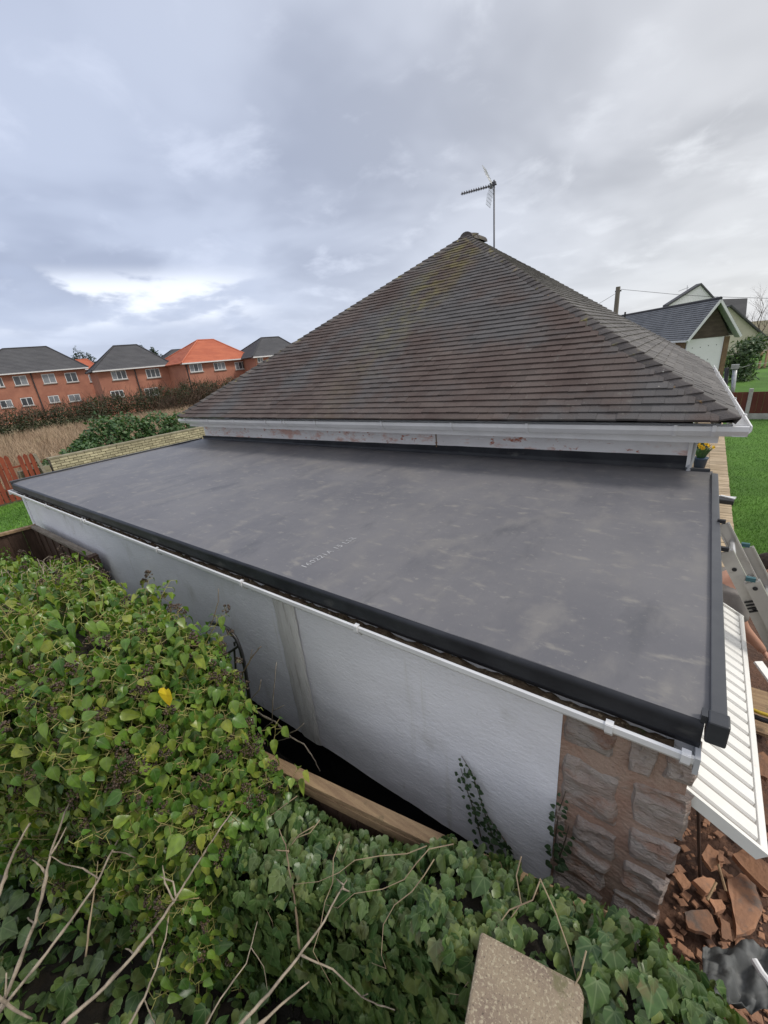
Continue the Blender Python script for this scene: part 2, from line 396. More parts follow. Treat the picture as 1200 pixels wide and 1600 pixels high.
MAT['hedge_leaf'] = leaf_mat('hedgerow_leaf', [(0.026, 0.045, 0.018), (0.04, 0.062, 0.024), (0.06, 0.060, 0.03), (0.085, 0.062, 0.038)], 0.0, 0.6)
MAT['conifer'] = leaf_mat('conifer_leaf', [(0.012, 0.030, 0.014), (0.022, 0.045, 0.020), (0.030, 0.052, 0.026)], 0.0, 0.6)
MAT['shrub_grey'] = leaf_mat('grey_green_leaf', [(0.05, 0.095, 0.045), (0.085, 0.135, 0.065), (0.12, 0.165, 0.09)], 0.0, 0.5)
MAT['sprig'] = leaf_mat('sprig_leaf', [(0.022, 0.050, 0.024), (0.036, 0.070, 0.032), (0.05, 0.085, 0.04)], 0.3, 0.5, 0.1)
MAT['flower_leaf'] = leaf_mat('daffodil_leaf', [(0.04, 0.10, 0.04), (0.07, 0.14, 0.05)], 0.0, 0.5)
MAT['weed'] = leaf_mat('weed_leaf', [(0.045, 0.12, 0.02), (0.07, 0.16, 0.03), (0.10, 0.19, 0.04)], 0.0, 0.6)


# ------------------------------------------------------------------ mesh helpers
class MB:
    def __init__(s):
        s.v = []; s.f = []

    def add(s, vs, fs):
        o = len(s.v)
        s.v += [tuple(x) for x in vs]
        s.f += [tuple(i + o for i in f) for f in fs]
        return s

    def box(s, a, b):
        x0, y0, z0 = (min(a[i], b[i]) for i in range(3))
        x1, y1, z1 = (max(a[i], b[i]) for i in range(3))
        return s.hexa([(x0, y0, z0), (x1, y0, z0), (x1, y1, z0), (x0, y1, z0), (x0, y0, z1), (x1, y0, z1), (x1, y1, z1), (x0, y1, z1)])

    def hexa(s, v):
        return s.add(v, [(0, 3, 2, 1), (4, 5, 6, 7), (0, 1, 5, 4), (1, 2, 6, 5), (2, 3, 7, 6), (3, 0, 4, 7)])

    def bar(s, p, q, w, h, up=(0, 0, 1)):
        p, q = Vector(p), Vector(q)
        d = (q - p).normalized()
        sd_ = d.cross(Vector(up))
        if sd_.length < 1e-4:
            sd_ = d.cross(Vector((1, 0, 0)))
        sd_.normalize()
        u = sd_.cross(d)
        a, b = sd_ * w / 2, u * h / 2
        return s.hexa([p - a - b, p + a - b, q + a - b, q - a - b, p - a + b, p + a + b, q + a + b, q - a + b])

    def tube(s, pts, rad, n=6, cap=True):
        pts = [Vector(p) for p in pts]
        if not hasattr(rad, '__len__'):
            rad = [rad] * len(pts)
        o = len(s.v)
        prev = None
        for i, p in enumerate(pts):
            d = (pts[min(i + 1, len(pts) - 1)] - pts[max(i - 1, 0)]).normalized()
            ref = prev if prev else (Vector((0, 0, 1)) if abs(d.z) < 0.9 else Vector((1, 0, 0)))
            a = (ref - d * ref.dot(d)).normalized()
            prev = a
            b = d.cross(a)
            for k in range(n):
                t = 2 * math.pi * k / n
                s.v.append(tuple(p + (a * math.cos(t) + b * math.sin(t)) * rad[i]))
        for i in range(len(pts) - 1):
            for k in range(n):
                k2 = (k + 1) % n
                s.f.append((o + i * n + k, o + i * n + k2, o + (i + 1) * n + k2, o + (i + 1) * n + k))
        if cap:
            s.f.append(tuple(o + k for k in range(n))[::-1])
            s.f.append(tuple(o + (len(pts) - 1) * n + k for k in range(n)))
        return s

    def prism(s, poly, z0, z1, f=None):
        n = len(poly)
        f = f or (lambda p, z: (p[0], p[1], z))
        return s.add([f(p, z0) for p in poly] + [f(p, z1) for p in poly],
                     [tuple(range(n))[::-1], tuple(range(n, 2 * n))] + [(i, (i + 1) % n, n + (i + 1) % n, n + i) for i in range(n)])

    def ball(s, c, r, n=8, m=6, sc=(1, 1, 1)):
        vs = [(c[0], c[1], c[2] + r * sc[2])]
        for i in range(1, m):
            t = math.pi * i / m
            for k in range(n):
                p = 2 * math.pi * k / n
                vs.append((c[0] + r * sc[0] * math.sin(t) * math.cos(p), c[1] + r * sc[1] * math.sin(t) * math.sin(p), c[2] + r * sc[2] * math.cos(t)))
        vs.append((c[0], c[1], c[2] - r * sc[2]))
        fs = [(0, 1 + k, 1 + (k + 1) % n) for k in range(n)]
        for i in range(m - 2):
            for k in range(n):
                a = 1 + i * n
                fs.append((a + k, a + n + k, a + n + (k + 1) % n, a + (k + 1) % n))
        l = len(vs) - 1
        a = 1 + (m - 2) * n
        fs += [(a + k, l, a + (k + 1) % n) for k in range(n)]
        return s.add(vs, fs)

    def mesh(s, name, m, smooth=False):
        me = bpy.data.meshes.new(name)
        me.from_pydata(s.v, [], s.f)
        me.materials.append(m)
        if smooth:
            me.shade_smooth()
        me.update()
        return me

    def build(s, name, m, parent=None, smooth=False, bevel=0.0):
        return link(name, s.mesh(name, MAT[m] if isinstance(m, str) else m, smooth), parent, bevel)


def link(name, me, parent=None, bevel=0.0):
    o = bpy.data.objects.new(name, me)
    C.objects.link(o)
    if parent:
        o.parent = parent
        o.matrix_parent_inverse = Matrix.Translation(-parent.location) if parent.type == 'EMPTY' and parent.parent is None else Matrix()
    if bevel:
        b = o.modifiers.new('bevel', 'BEVEL')
        b.width = bevel; b.segments = 2; b.limit_method = 'ANGLE'
    return o


def tag(o, label=None, cat=None, group=None, kind=None):
    if label: o['label'] = label
    if cat: o['category'] = cat
    if group: o['group'] = group
    if kind: o['kind'] = kind
    return o


def thing(name, loc, label, cat, group=None):
    o = bpy.data.objects.new(name, None)
    o.empty_display_size = 0.1
    o.location = loc
    C.objects.link(o)
    return tag(o, label, cat, group)


def bulk(name, V, F, m, rnd=None, luv=None, smooth=False):
    """Mesh straight from numpy arrays: V (n,3), F (k,3 or 4), rnd per vertex, luv (n,2) per vertex."""
    me = bpy.data.meshes.new(name)
    V = np.asarray(V, np.float32); F = np.asarray(F, np.int32)
    k = F.shape[1]
    me.vertices.add(len(V)); me.vertices.foreach_set('co', V.ravel())
    me.loops.add(F.size); me.loops.foreach_set('vertex_index', F.ravel())
    me.polygons.add(len(F))
    me.polygons.foreach_set('loop_start', np.arange(0, F.size, k, dtype=np.int32))
    me.polygons.foreach_set('loop_total', np.full(len(F), k, np.int32))
    if rnd is not None:
        a = me.attributes.new('rnd', 'FLOAT', 'POINT'); a.data.foreach_set('value', np.asarray(rnd, np.float32))
    if luv is not None:
        l3 = np.zeros((len(V), 3), np.float32); l3[:, :2] = luv
        a = me.attributes.new('luv', 'FLOAT_VECTOR', 'POINT'); a.data.foreach_set('vector', l3.ravel())
    me.materials.append(MAT[m] if isinstance(m, str) else m)
    me.update(calc_edges=True)
    if smooth is None:
        me.shade_flat()
    return me


def stamp(tv, tf, mats, rnd=None):
    """Stamp a template (verts, faces) with an (n,4,4) stack of matrices."""
    tv = np.asarray(tv, float); tf = np.asarray(tf, int)
    n = len(mats)
    h = np.c_[tv, np.ones(len(tv))]
    V = np.einsum('nij,kj->nki', mats, h)[:, :, :3].reshape(-1, 3)
    F = (tf[None] + (np.arange(n) * len(tv))[:, None, None]).reshape(-1, tf.shape[1])
    r = np.repeat(rng.random(n) if rnd is None else rnd, len(tv))
    return V, F, r


BOXV = [(-.5, -.5, -.5), (.5, -.5, -.5), (.5, .5, -.5), (-.5, .5, -.5), (-.5, -.5, .5), (.5, -.5, .5), (.5, .5, .5), (-.5, .5, .5)]
BOXF = [(0, 3, 2, 1), (4, 5, 6, 7), (0, 1, 5, 4), (1, 2, 6, 5), (2, 3, 7, 6), (3, 0, 4, 7)]


def frame(o, x, y, z, sx=1, sy=1, sz=1):
    m = np.eye(4)
    m[:3, 0] = np.array(x) * sx; m[:3, 1] = np.array(y) * sy; m[:3, 2] = np.array(z) * sz; m[:3, 3] = o
    return m


def grid(nx, ny, fn):
    V = [fn(i / nx, j / ny) for j in range(ny + 1) for i in range(nx + 1)]
    F = [(j * (nx + 1) + i, j * (nx + 1) + i + 1, (j + 1) * (nx + 1) + i + 1, (j + 1) * (nx + 1) + i) for j in range(ny) for i in range(nx)]
    return V, F


def nz(p, s=1.0, o=0.0):
    return mnoise.noise(Vector((p[0] * s + o, p[1] * s + o * 1.7, p[2] * s - o)))


GZ = -2.2
# ------------------------------------------------------------------ ground and other setting
def setting(name, V, F, m):
    mb = MB(); mb.add(V, F)
    return tag(mb.build(name, m), kind='structure')


setting('ground', [(-600, -600, GZ - 0.02), (600, -600, GZ - 0.02), (600, 600, GZ - 0.02), (-600, 600, GZ - 0.02)], [(0, 1, 2, 3)], 'ground')
V, F = grid(40, 30, lambda u, v: (1.0 + 9.5 * u, -3.2 + 3.4 * v, GZ - 0.004 + 0.02 * nz((u * 9, v * 4, 0), 2)))
setting('garden_bed', V, F, 'shaded_mould')  # bed coloured near-black to stand for the shade under the hedge
V, F = grid(60, 50, lambda u, v: (8.1 + 3.4 * u, 0.2 + 4.9 * v, GZ + 0.02 + 0.05 * nz((u * 3.4, v * 3.4, 0), 2.2) + 0.03 * nz((u * 3.4, v * 3.4, 4), 6)))
setting('rubble_ground', V, F, 'redsoil')
setting('lawn', [(9.28, 5.0, GZ + 0.004), (30, 5.0, GZ + 0.004), (30, 19, GZ + 0.004), (9.15, 19, GZ + 0.004)], [(0, 1, 2, 3)], 'lawn')
setting('neighbour_lawn', [(6, 19.2, GZ + 0.004), (40, 19.2, GZ + 0.004), (40, 48, GZ + 0.6), (6, 48, GZ + 0.6)], [(0, 1, 2, 3)], 'lawn')
setting('garden_grass', [(-9.9, -4, GZ + 0.004), (0.0, -4, GZ + 0.004), (0.0, 12, GZ + 0.004), (-9.9, 12, GZ + 0.004)], [(0, 1, 2, 3)], 'lawn')


def blades(name, n, spread, h, w, m, lean=0.3, seed=1, density=None):
    r = np.random.default_rng(seed)
    xy = spread(r, n)
    n = len(xy)
    az = r.random(n) * 6.283
    hh = h * (0.5 + r.random(n))
    ww = w * (0.6 + 0.8 * r.random(n))
    dx, dy = np.cos(az), np.sin(az)
    lx, ly = r.normal(0, lean, n) * hh, r.normal(0, lean, n) * hh
    b = np.c_[xy[:, 0], xy[:, 1], xy[:, 2]]
    a = b + np.c_[dx * ww, dy * ww, 0 * ww]
    c = b - np.c_[dx * ww, dy * ww, 0 * ww]
    t = b + np.c_[lx, ly, hh]
    V = np.stack([a, c, t], 1).reshape(-1, 3)
    F = np.arange(3 * n).reshape(-1, 3)
    return link(name, bulk(name, V, F, m, np.repeat(r.random(n), 3)))


def lawn_spread(r, n):
    y = 5.0 + 14 * r.random(n) ** 1.6
    x = 9.28 - 0.0093 * (y - 5) + (0.2 + 0.30 * (y - 1)) * r.random(n)
    return np.c_[x, y, np.full(n, GZ)]


o = blades('grass', 90000, lawn_spread, 0.035, 0.004, 'lawn_blade', 0.5, 3)
tag(o, kind='stuff')


def yard_spread(r, n):
    x = -9.8 + 10.2 * r.random(n); y = -0.5 + 3 * r.random(n)
    return np.c_[x, y, np.full(n, GZ)]


tag(blades('rough_grass', 16000, yard_spread, 0.07, 0.010, 'lawn_blade', 0.6, 4), kind='stuff')


def field_spread(r, n):
    u = r.random(n) ** 1.5
    x = -10.8 - 25 * u; y = 0.5 + 26 * r.random(n)
    return np.c_[x, y, np.full(n, GZ)]


tag(blades('dry_grass', 70000, field_spread, 0.62, 0.022, 'drygrass', 0.35, 5), kind='stuff')

# path of pavers
V, F = grid(1, 1, lambda u, v: (8.5 + 0.74 * u, 4.2 + 15 * v, GZ + 0.008))
path = tag(MB().add(V, F).build('path', 'earth'), kind='structure')
pm = MB().box((-.5, -.5, 0), (.5, .5, 0.03)).mesh('paver', MAT['paver'])
y = 5.0
k = 0
while y < 18.6:
    d = 0.135
    for j in range(2):
        wd = 0.365
        p = bpy.data.objects.new('paver', pm)
        C.objects.link(p)
        p.parent = path
        p.location = (8.52 + (j + 0.5) * 0.37 + random.uniform(-.004, .004), y + d / 2, GZ + 0.012 + random.uniform(0, 0.008))
        p.scale = (wd, d - 0.014, 1)
        p.rotation_euler = (random.uniform(-.01, .01), random.uniform(-.01, .01), random.uniform(-.01, .01))
    y += d

# ------------------------------------------------------------------ garage
g = thing('garage', (4.3, 1.6, GZ), 'white rendered flat roofed garage with grey rubber roof and stone end pier', 'garage')
WX0, WX1 = 0.05, 8.60
# front wall: a fine sheet with trowelled relief, on a solid core
MB().box((WX0, 0.06, -1.6), (8.12, 0.28, -0.12)).build('wall', 'render', g)
V, F = grid(190, 40, lambda u, v: (WX0 + (8.152 - WX0) * u, 0.046 - 0.006 * nz((u * 8, v * 1.5, 1), 5) - 0.003 * nz((u * 8, v * 3, 3), 17), -1.6 + 0.022 * nz((u * 8, 0, 0), 1.8) * (v < 0.01) + (1.47) * v))
MB().add(V, F).build('render_coat', 'render', g, True)
MB().box((WX0, 0.085, -2.45), (8.62, 0.27, -1.605)).build('plinth', 'plinth', g)
V, F = grid(6, 40, lambda u, v: (6.15 + 0.235 * u + 0.010 * nz((u, v * 3, 0), 3), 0.024 - 0.003 * nz((u * 2, v * 4, 7), 6) + 0.012 * (abs(u - .5) > .49), -1.585 + 1.455 * v))
MB().add(V, F).build('bare_strip', 'stain_render', g, True)
MB().box((0.045, 0.03, -1.6), (0.14, 0.06, -0.13)).build('corner_strip', 'render', g)
MB().box((WX0, 0.29, -2.2), (WX0 + 0.2, 3.22, -0.12)).build('side_wall', 'render', g)
e = MB()
e.box((8.38, 1.95, -2.2), (8.60, 3.22, -0.12)); e.box((8.38, 0.29, -0.26), (8.6, 1.95, -0.12))
e.build('end_wall', 'render', g)
MB().box((0.25, 3.0, -2.2), (8.37, 3.2, -0.12)).build('inner_wall', 'dark', g)
MB().box((0.25, 0.3, GZ + 0.03), (8.60, 3.0, GZ + 0.05)).build('floor', 'concrete', g)
# stone pier
MB().box((8.125, 0.055, -2.3), (8.615, 0.285, -0.13)).build('mortar_bed', 'mortar', g)
V, F = grid(26, 60, lambda u, v: (8.145 + 0.475 * u, 0.050 - 0.010 * nz((u, v * 3, 2), 5) - 0.004 * nz((u, v * 3, 2), 18), -2.3 + 2.17 * v))
MB().add(V, F).build('mortar_face', 'mortar', g, True)


def stone(c, seed, parent, proud=0.013):
    """Squared rubble: a block between four uneven corners, with a broken, layered face."""
    n, m_ = 12, 9
    (xa, za), (xb, zb), (xc, zc), (xd, zd) = c       # lower left, lower right, upper right, upper left
    V, F = [], []
    for j in range(m_ + 1):
        for i in range(n + 1):
            u, v = i / n, j / m_
            x = (xa * (1 - u) + xb * u) * (1 - v) + (xd * (1 - u) + xc * u) * v
            z = (za * (1 - u) + zb * u) * (1 - v) + (zd * (1 - u) + zc * u) * v
            ed = min(u, 1 - u, v * .8, (1 - v) * .8)
            x += 0.012 * nz((x, z, seed), 14) ; z += 0.012 * nz((z, x, seed + 3), 14)
            t = min(1, ed / .13)
            d = proud * (t * (2 - t)) + 0.020 * nz((x * 7, z * 19, seed), 1) * t + 0.008 * nz((x * 30, z * 55, seed), 1) * t
            step = 0.010 * round(2.2 * nz((x * 3, z * 12, seed + 5), 1)) * t
            V.append((x, 0.046 - d - step + (0.012 if ed < 1e-6 else 0), z))
    F = [(j * (n + 1) + i, j * (n + 1) + i + 1, (j + 1) * (n + 1) + i + 1, (j + 1) * (n + 1) + i) for j in range(m_) for i in range(n)]
    return MB().add(V, F).build('stone', 'stone', parent)


for i, s in enumerate([((8.155, -.44), (8.36, -.41), (8.39, -.21), (8.155, -.20)), ((8.42, -.44), (8.50, -.43), (8.52, -.24), (8.41, -.22)), ((8.535, -.40), (8.64, -.39), (8.635, -.15), (8.54, -.19)),
                       ((8.16, -.82), (8.42, -.84), (8.40, -.50), (8.165, -.49)), ((8.46, -.72), (8.645, -.71), (8.65, -.43), (8.44, -.47)),
                       ((8.155, -1.02), (8.20, -1.03), (8.21, -.85), (8.155, -.85)), ((8.235, -1.05), (8.43, -1.06), (8.42, -.87), (8.24, -.85)), ((8.47, -.95), (8.64, -.94), (8.645, -.745), (8.46, -.75)),
                       ((8.16, -1.28), (8.40, -1.31), (8.42, -1.09), (8.155, -1.06)), ((8.45, -1.19), (8.63, -1.18), (8.64, -.98), (8.46, -.98)),
                       ((8.44, -1.45), (8.63, -1.46), (8.63, -1.22), (8.43, -1.22)), ((8.16, -1.60), (8.40, -1.60), (8.41, -1.34), (8.155, -1.32)),
                       ((8.43, -1.8), (8.63, -1.8), (8.63, -1.5), (8.43, -1.49)), ((8.16, -1.92), (8.4, -1.9), (8.4, -1.63), (8.16, -1.63))]):
    stone(s, i + 3, g)

# roof membrane: one sheet with slight ripples, lapped seams, rolling over the front edge
def memb(u, v):
    x = 0.02 + 8.62 * u
    y = 0.0 + 3.24 * v
    z = 0.004 * nz((x, y, 0), 1.2) + 0.0018 * nz((x * 0.5, y, 3), 5)
    for s in (0.055, 0.085, 2.98):
        z += 0.005 * (0.5 + 0.5 * math.tanh((y - s) * 140))
    z += 0.004 * math.exp(-((x - 6.92 - 0.14 * y) / 0.012) ** 2) * (0.45 < y < 1.15)
    return (x, y, z)


V, F = grid(260, 100, memb)
MB().add(V, F).build('roof_membrane', 'membrane', g, True)
# rolled front drip
prof = [(0.002, 0.0), (-0.009, -0.004), (-0.016, -0.014), (-0.019, -0.03), (-0.018, -0.06), (-0.026, -0.078), (-0.022, -0.108), (0.02, -0.108)]
V, F = grid(120, len(prof) - 1, lambda u, v: (0.02 + 8.60 * u, prof[round(v * (len(prof) - 1))][0] + 0.004 * nz((u * 9, v, 0), 2), prof[round(v * (len(prof) - 1))][1] + 0.002 * nz((u * 9, 0, 2), 1.5)))
MB().add(V, F).build('front_drip', 'membrane_new', g, True)
MB().box((0.02, 0.022, -0.22), (8.60, 0.044, -0.05)).build('fascia', 'upvc', g)
# kerb trims at the sides
MB().box((-0.005, -0.02, -0.10), (0.035, 3.24, 0.035)).build('edge_trim', 'trim_black', g, bevel=0.004)
t = MB()
t.hexa([(8.632, 0.0, -0.04), (8.680, 0.0, -0.08), (8.678, 3.13, -0.08), (8.630, 3.13, -0.04), (8.632, 0.0, 0.030), (8.680, 0.0, 0.026), (8.678, 3.13, 0.026), (8.63, 3.13, 0.030)])
tr = t.build('edge_trim', 'trim_satin', g, bevel=0.004)
tr['label'] = 'long grey edge trim along the roof end'
cc = MB()
cc.box((8.626, -0.034, -0.062), (8.686, 0.03, 0.034))
cc.build('corner_cap', 'trim_black', g, bevel=0.006)
MB().box((8.608, -0.012, 0.0), (8.6255, 0.028, 0.032)).build('corner_cap', 'trim_black', g)
MB().box((8.43, 3.20, -0.06), (8.62, 3.235, 0.04)).build('edge_trim', 'trim_black', g)
# upstand against the bungalow wall
V, F = grid(90, 4, lambda u, v: (0.06 + 8.375 * u, 3.255 - 0.03 * max(0, 1 - v * 4) ** 2 - 0.004 * nz((u * 9, v, 1), 2), (0.0 + (0.085 + 0.06 * u + 0.004 * nz((u * 30, 0, 0), 1)) * v)))
MB().add(V, F).build('upstand', 'membrane_new', g, True)

# gutter of the garage
def gutter(name, p, q, out, parent, m='upvc', sag=0.0, nb=9, fit='bracket', w=0.10, h=0.075, brk=True):
    """Open square-line channel from p to q; p, q at the back lip; out is the outward horizontal direction."""
    p, q, out = Vector(p), Vector(q), Vector(out).normalized()
    up = Vector((0, 0, 1))
    pr = [(0.0, 0.0), (0.003, -h), (w * 0.72, -h), (w, -h * 0.45), (w, 0.0), (w - 0.012, 0.004), (w - 0.012, -0.006), (w - 0.004, -h * 0.45), (w * 0.70, -h + 0.005), (0.006, -h + 0.005), (0.004, 0.0)]
    n = 40
    vs = []
    for i in range(n + 1):
        c = p.lerp(q, i / n) + up * sag * math.sin(i / n * math.pi)
        vs += [c + out * a + up * b for a, b in pr]
    k = len(pr)
    fs = [(i * k + j, i * k + (j + 1) % k, (i + 1) * k + (j + 1) % k, (i + 1) * k + j) for i in range(n) for j in range(k)]
    fs += [tuple(range(k))[::-1], tuple(n * k + j for j in range(k))]
    ob = MB().add(vs, fs).build(name, m, parent)
    d = (q - p).normalized()
    for b in nb if hasattr(nb, '__len__') else [(i + 0.5) / nb for i in range(nb)]:
        c = p.lerp(q, b) + up * sag * math.sin(b * math.pi)
        mb = MB()
        ww = 0.014
        for (a0, b0), (a1, b1) in (((w * 0.74, -h - 0.006), (w + 0.006, -h * 0.45)), ((w + 0.006, -h * 0.45), (w + 0.006, 0.008)), ((w + 0.006, 0.008), (w - 0.02, 0.010)), ((w * 0.74, -h - 0.006), (0, -h - 0.006))):
            mb.bar(c + out * a0 + up * b0, c + out * a1 + up * b1, ww * 2, 0.006, up=d.cross(Vector((a1 - a0) * out + (b1 - b0) * up)))
        mb.build('gutter_bracket', m, ob)
    return ob


gg = gutter('gutter', (-0.05, 0.018, -0.112), (8.62, 0.018, -0.118), (0, -1, 0), g, 'upvc', -0.006, [0.09, 0.2, 0.345, 0.355, 0.55, 0.695, 0.82, 0.968, 0.996], w=0.088, h=0.058)
MB().box((8.610, -0.075, -0.182), (8.626, 0.016, -0.108)).build('stop_end', 'upvc_grey', gg)
MB().box((-0.066, -0.075, -0.180), (-0.05, 0.016, -0.106)).build('stop_end', 'upvc', gg)
V, F = grid(420, 7, lambda u, v: (0.05 + 8.5 * u, 0.010 - 0.066 * v, -0.160 + 0.024 * (0.6 + nz((u * 60, v * 2, 0), 1.0)) * (0.45 + 0.55 * math.sin(min(1, u * 1.3) * 1.6)) + 0.016 * nz((u * 190, v * 9, 3), 1.1)))
tag(MB().add(V, F).build('gutter_debris', 'debris', g), kind='stuff')

# printed lettering on the membrane, read from the front edge upwards
def lettering(text, size, pos, rz, parent, m):
    cu = bpy.data.curves.new('roof_lettering', 'FONT')
    cu.body = text
    cu.size = size
    cu.resolution_u = 2
    cu.space_character = 1.08
    tmp = bpy.data.objects.new('tmp', cu)
    C.objects.link(tmp)
    dg = bpy.context.evaluated_depsgraph_get()
    me = bpy.data.meshes.new_from_object(tmp.evaluated_get(dg))
    bpy.data.objects.remove(tmp)
    me.transform(Matrix.Translation(pos) @ Matrix.Rotation(rz, 4, 'Z'))
    for v in me.vertices:
        v.co.z = memb((v.co.x - 0.02) / 8.62, v.co.y / 3.24)[2] + 0.0025
    me.materials.clear()
    me.materials.append(MAT[m])
    return link('roof_lettering', me, parent)


p0, p1 = on(2, 0.008, 476, 889), on(2, 0.008, 546, 848)
lettering('160221A 15 LSR', 0.074, p0, math.atan2(p1.y - p0.y, p1.x - p0.x), g, 'ink')

# ------------------------------------------------------------------ open garage door
gd = thing('garage_door', (8.7, 1.0, -0.5), 'white ribbed up and over garage door tilted open below the roof edge', 'garage door')
O = Vector((8.60, 0.09, -0.43))
dx = Vector((0.285, 0.01, -0.175))     # outwards and down
nrm = Vector((0.52, 0, 0.85)).normalized()
wid = 1.70
d_ = dx.normalized()
yv = Vector((0, 1, 0))
V = []; nr = 21
mb = MB()


def dp(a, yy, h):
    return O + dx * a + yv * yy + nrm * h


mb.hexa([dp(0, 0, -.02), dp(1, 0, -.02), dp(1, wid, -.02), dp(0, wid, -.02), dp(0, 0, -.004), dp(1, 0, -.004), dp(1, wid, -.004), dp(0, wid, -.004)])
mb.build('door_sheet', 'door_groove', gd)
pitch = (wid - 0.03) / nr
for i in range(nr):
    y0 = 0.015 + i * pitch + 0.007
    y1 = 0.015 + (i + 1) * pitch - 0.007
    q = MB()
    q.hexa([dp(0, y0, -.003), dp(.93, y0, -.003), dp(.93, y1, -.003), dp(0, y1, -.003), dp(0, y0 + .006, .008), dp(.925, y0 + .006, .008), dp(.925, y1 - .006, .008), dp(0, y1 - .006, .008)])
    q.build('door_rib', 'door', gd)
q = MB()
q.hexa([dp(.94, 0, -.045), dp(1.03, 0, -.045), dp(1.03, wid, -.045), dp(.94, wid, -.045), dp(.94, 0, .012), dp(1.03, 0, .012), dp(1.03, wid, .012), dp(.94, wid, .012)])
q.build('door_edge', 'door', gd, bevel=0.003)
for yy in (-0.016, wid - 0.002):
    q = MB()
    q.hexa([dp(0, yy, -.045), dp(1.03, yy, -.045), dp(1.03, yy + .015, -.045), dp(0, yy + .015, -.045), dp(0, yy, .013), dp(1.03, yy, .013), dp(1.03, yy + .015, .013), dp(0, yy + .015, .013)])
    q.build('door_edge', 'door', gd)

# ------------------------------------------------------------------ bungalow with hipped tiled roof
b = thing('bungalow', (4.4, 7, GZ), 'white bungalow with mossy brown hipped tile roof and white gutters', 'bungalow')
EX0, EX1, EY = 0.14, 8.70, 2.82
WID = EX1 - EX0
RUN = WID / 2
APZ, EZ = 3.27, 0.535
RISE = APZ - EZ
AL = math.atan2(RISE, RUN)
RIDGE = 0.55
EY2 = 9.3
MB().box((0.17, 3.262, -2.2), (8.43, 3.45, 0.36)).build('wall', 'band', b)
V, F = grid(60, 4, lambda u, v: (0.17 + 8.26 * u, 3.258 - 0.002 * nz((u * 8, v, 0), 6), 0.05 + 0.30 * v))
MB().add(V, F).build('wall_face', 'band', b, True)
MB().box((5.72, 3.2515, 0.10), (5.735, 3.256, 0.345)).build('wall_joint', 'brown_brick', b)
w = MB()
w.box((8.23, 3.46, -2.2), (8.43, EY2 - 0.4, 0.36)); w.box((0.17, 3.46, -2.2), (0.37, EY2 - 0.4, 0.36)); w.box((0.17, EY2 - 0.6, -2.2), (8.43, EY2 - 0.4, 0.361))
w.build('wall', 'render', b)
MB().box((0.18, 2.985, 0.335), (8.62, 3.255, 0.349)).build('soffit', 'upvc', b)
fa = MB().box((0.19, 2.965, 0.335), (8.625, 2.983, 0.50)).build('fascia', 'upvc', b)
MB().box((2.86, 2.959, 0.333), (2.885, 2.9645, 0.47)).build('fascia_joint', 'upvc', fa)
f2 = MB()
f2.hexa([(8.61, 2.985, 0.335), (8.627, 2.985, 0.335), (8.42, EY2 - .1, 0.335), (8.40, EY2 - .1, 0.335), (8.61, 2.985, 0.5), (8.627, 2.985, 0.5), (8.42, EY2 - .1, 0.5), (8.40, EY2 - .1, 0.5)])
f2.build('fascia', 'upvc', b)
bg_ = gutter('gutter', (0.04, 2.955, 0.50), (8.80, 2.955, 0.50), (0, -1, 0), b, 'upvc', -0.006, [0.03, 0.12, 0.215, 0.315, 0.36, 0.368, 0.445, 0.585, 0.70, 0.80, 0.945, 0.975], w=0.12, h=0.085)
gutter('gutter', (8.70, 2.86, 0.50), (8.475, EY2, 0.50), (1, 0.03, 0), b, 'upvc', 0, 6, w=0.12, h=0.085)
MB().box((8.432, 3.235, 0.0), (8.462, 3.30, 0.335)).build('corner_trim', 'upvc', b)
MB().tube([(8.475, 3.31, 0.34), (8.472, 3.30, 0.1), (8.455, 3.19, 0.012)], 0.018, 8).build('overflow_pipe', 'upvc_grey', b, True)

# roof deck under the tiles
ap1 = Vector(((EX0 + EX1) / 2, EY + RUN, APZ)); ap2 = Vector(((EX0 + EX1) / 2, EY + RUN + RIDGE, APZ))
c1, c2, c3, c4 = Vector((EX0, EY, EZ)), Vector((EX1, EY, EZ)), Vector((EX1 - 0.24, EY2, EZ)), Vector((EX0, EY2, EZ))
MB().add([c1, c2, c3, c4, ap1, ap2], [(0, 1, 4), (1, 2, 5, 4), (2, 3, 5), (3, 0, 4, 5), (0, 3, 2, 1)]).build('roof_deck', 'dark', b)

GA = 0.1035
TV = [(-.5, 0, 0), (.5, 0, 0), (.5, 1, 0), (-.5, 1, 0), (-.5, 0, 1), (.5, 0, 1), (.5, 1, 1), (-.5, 1, 1)]


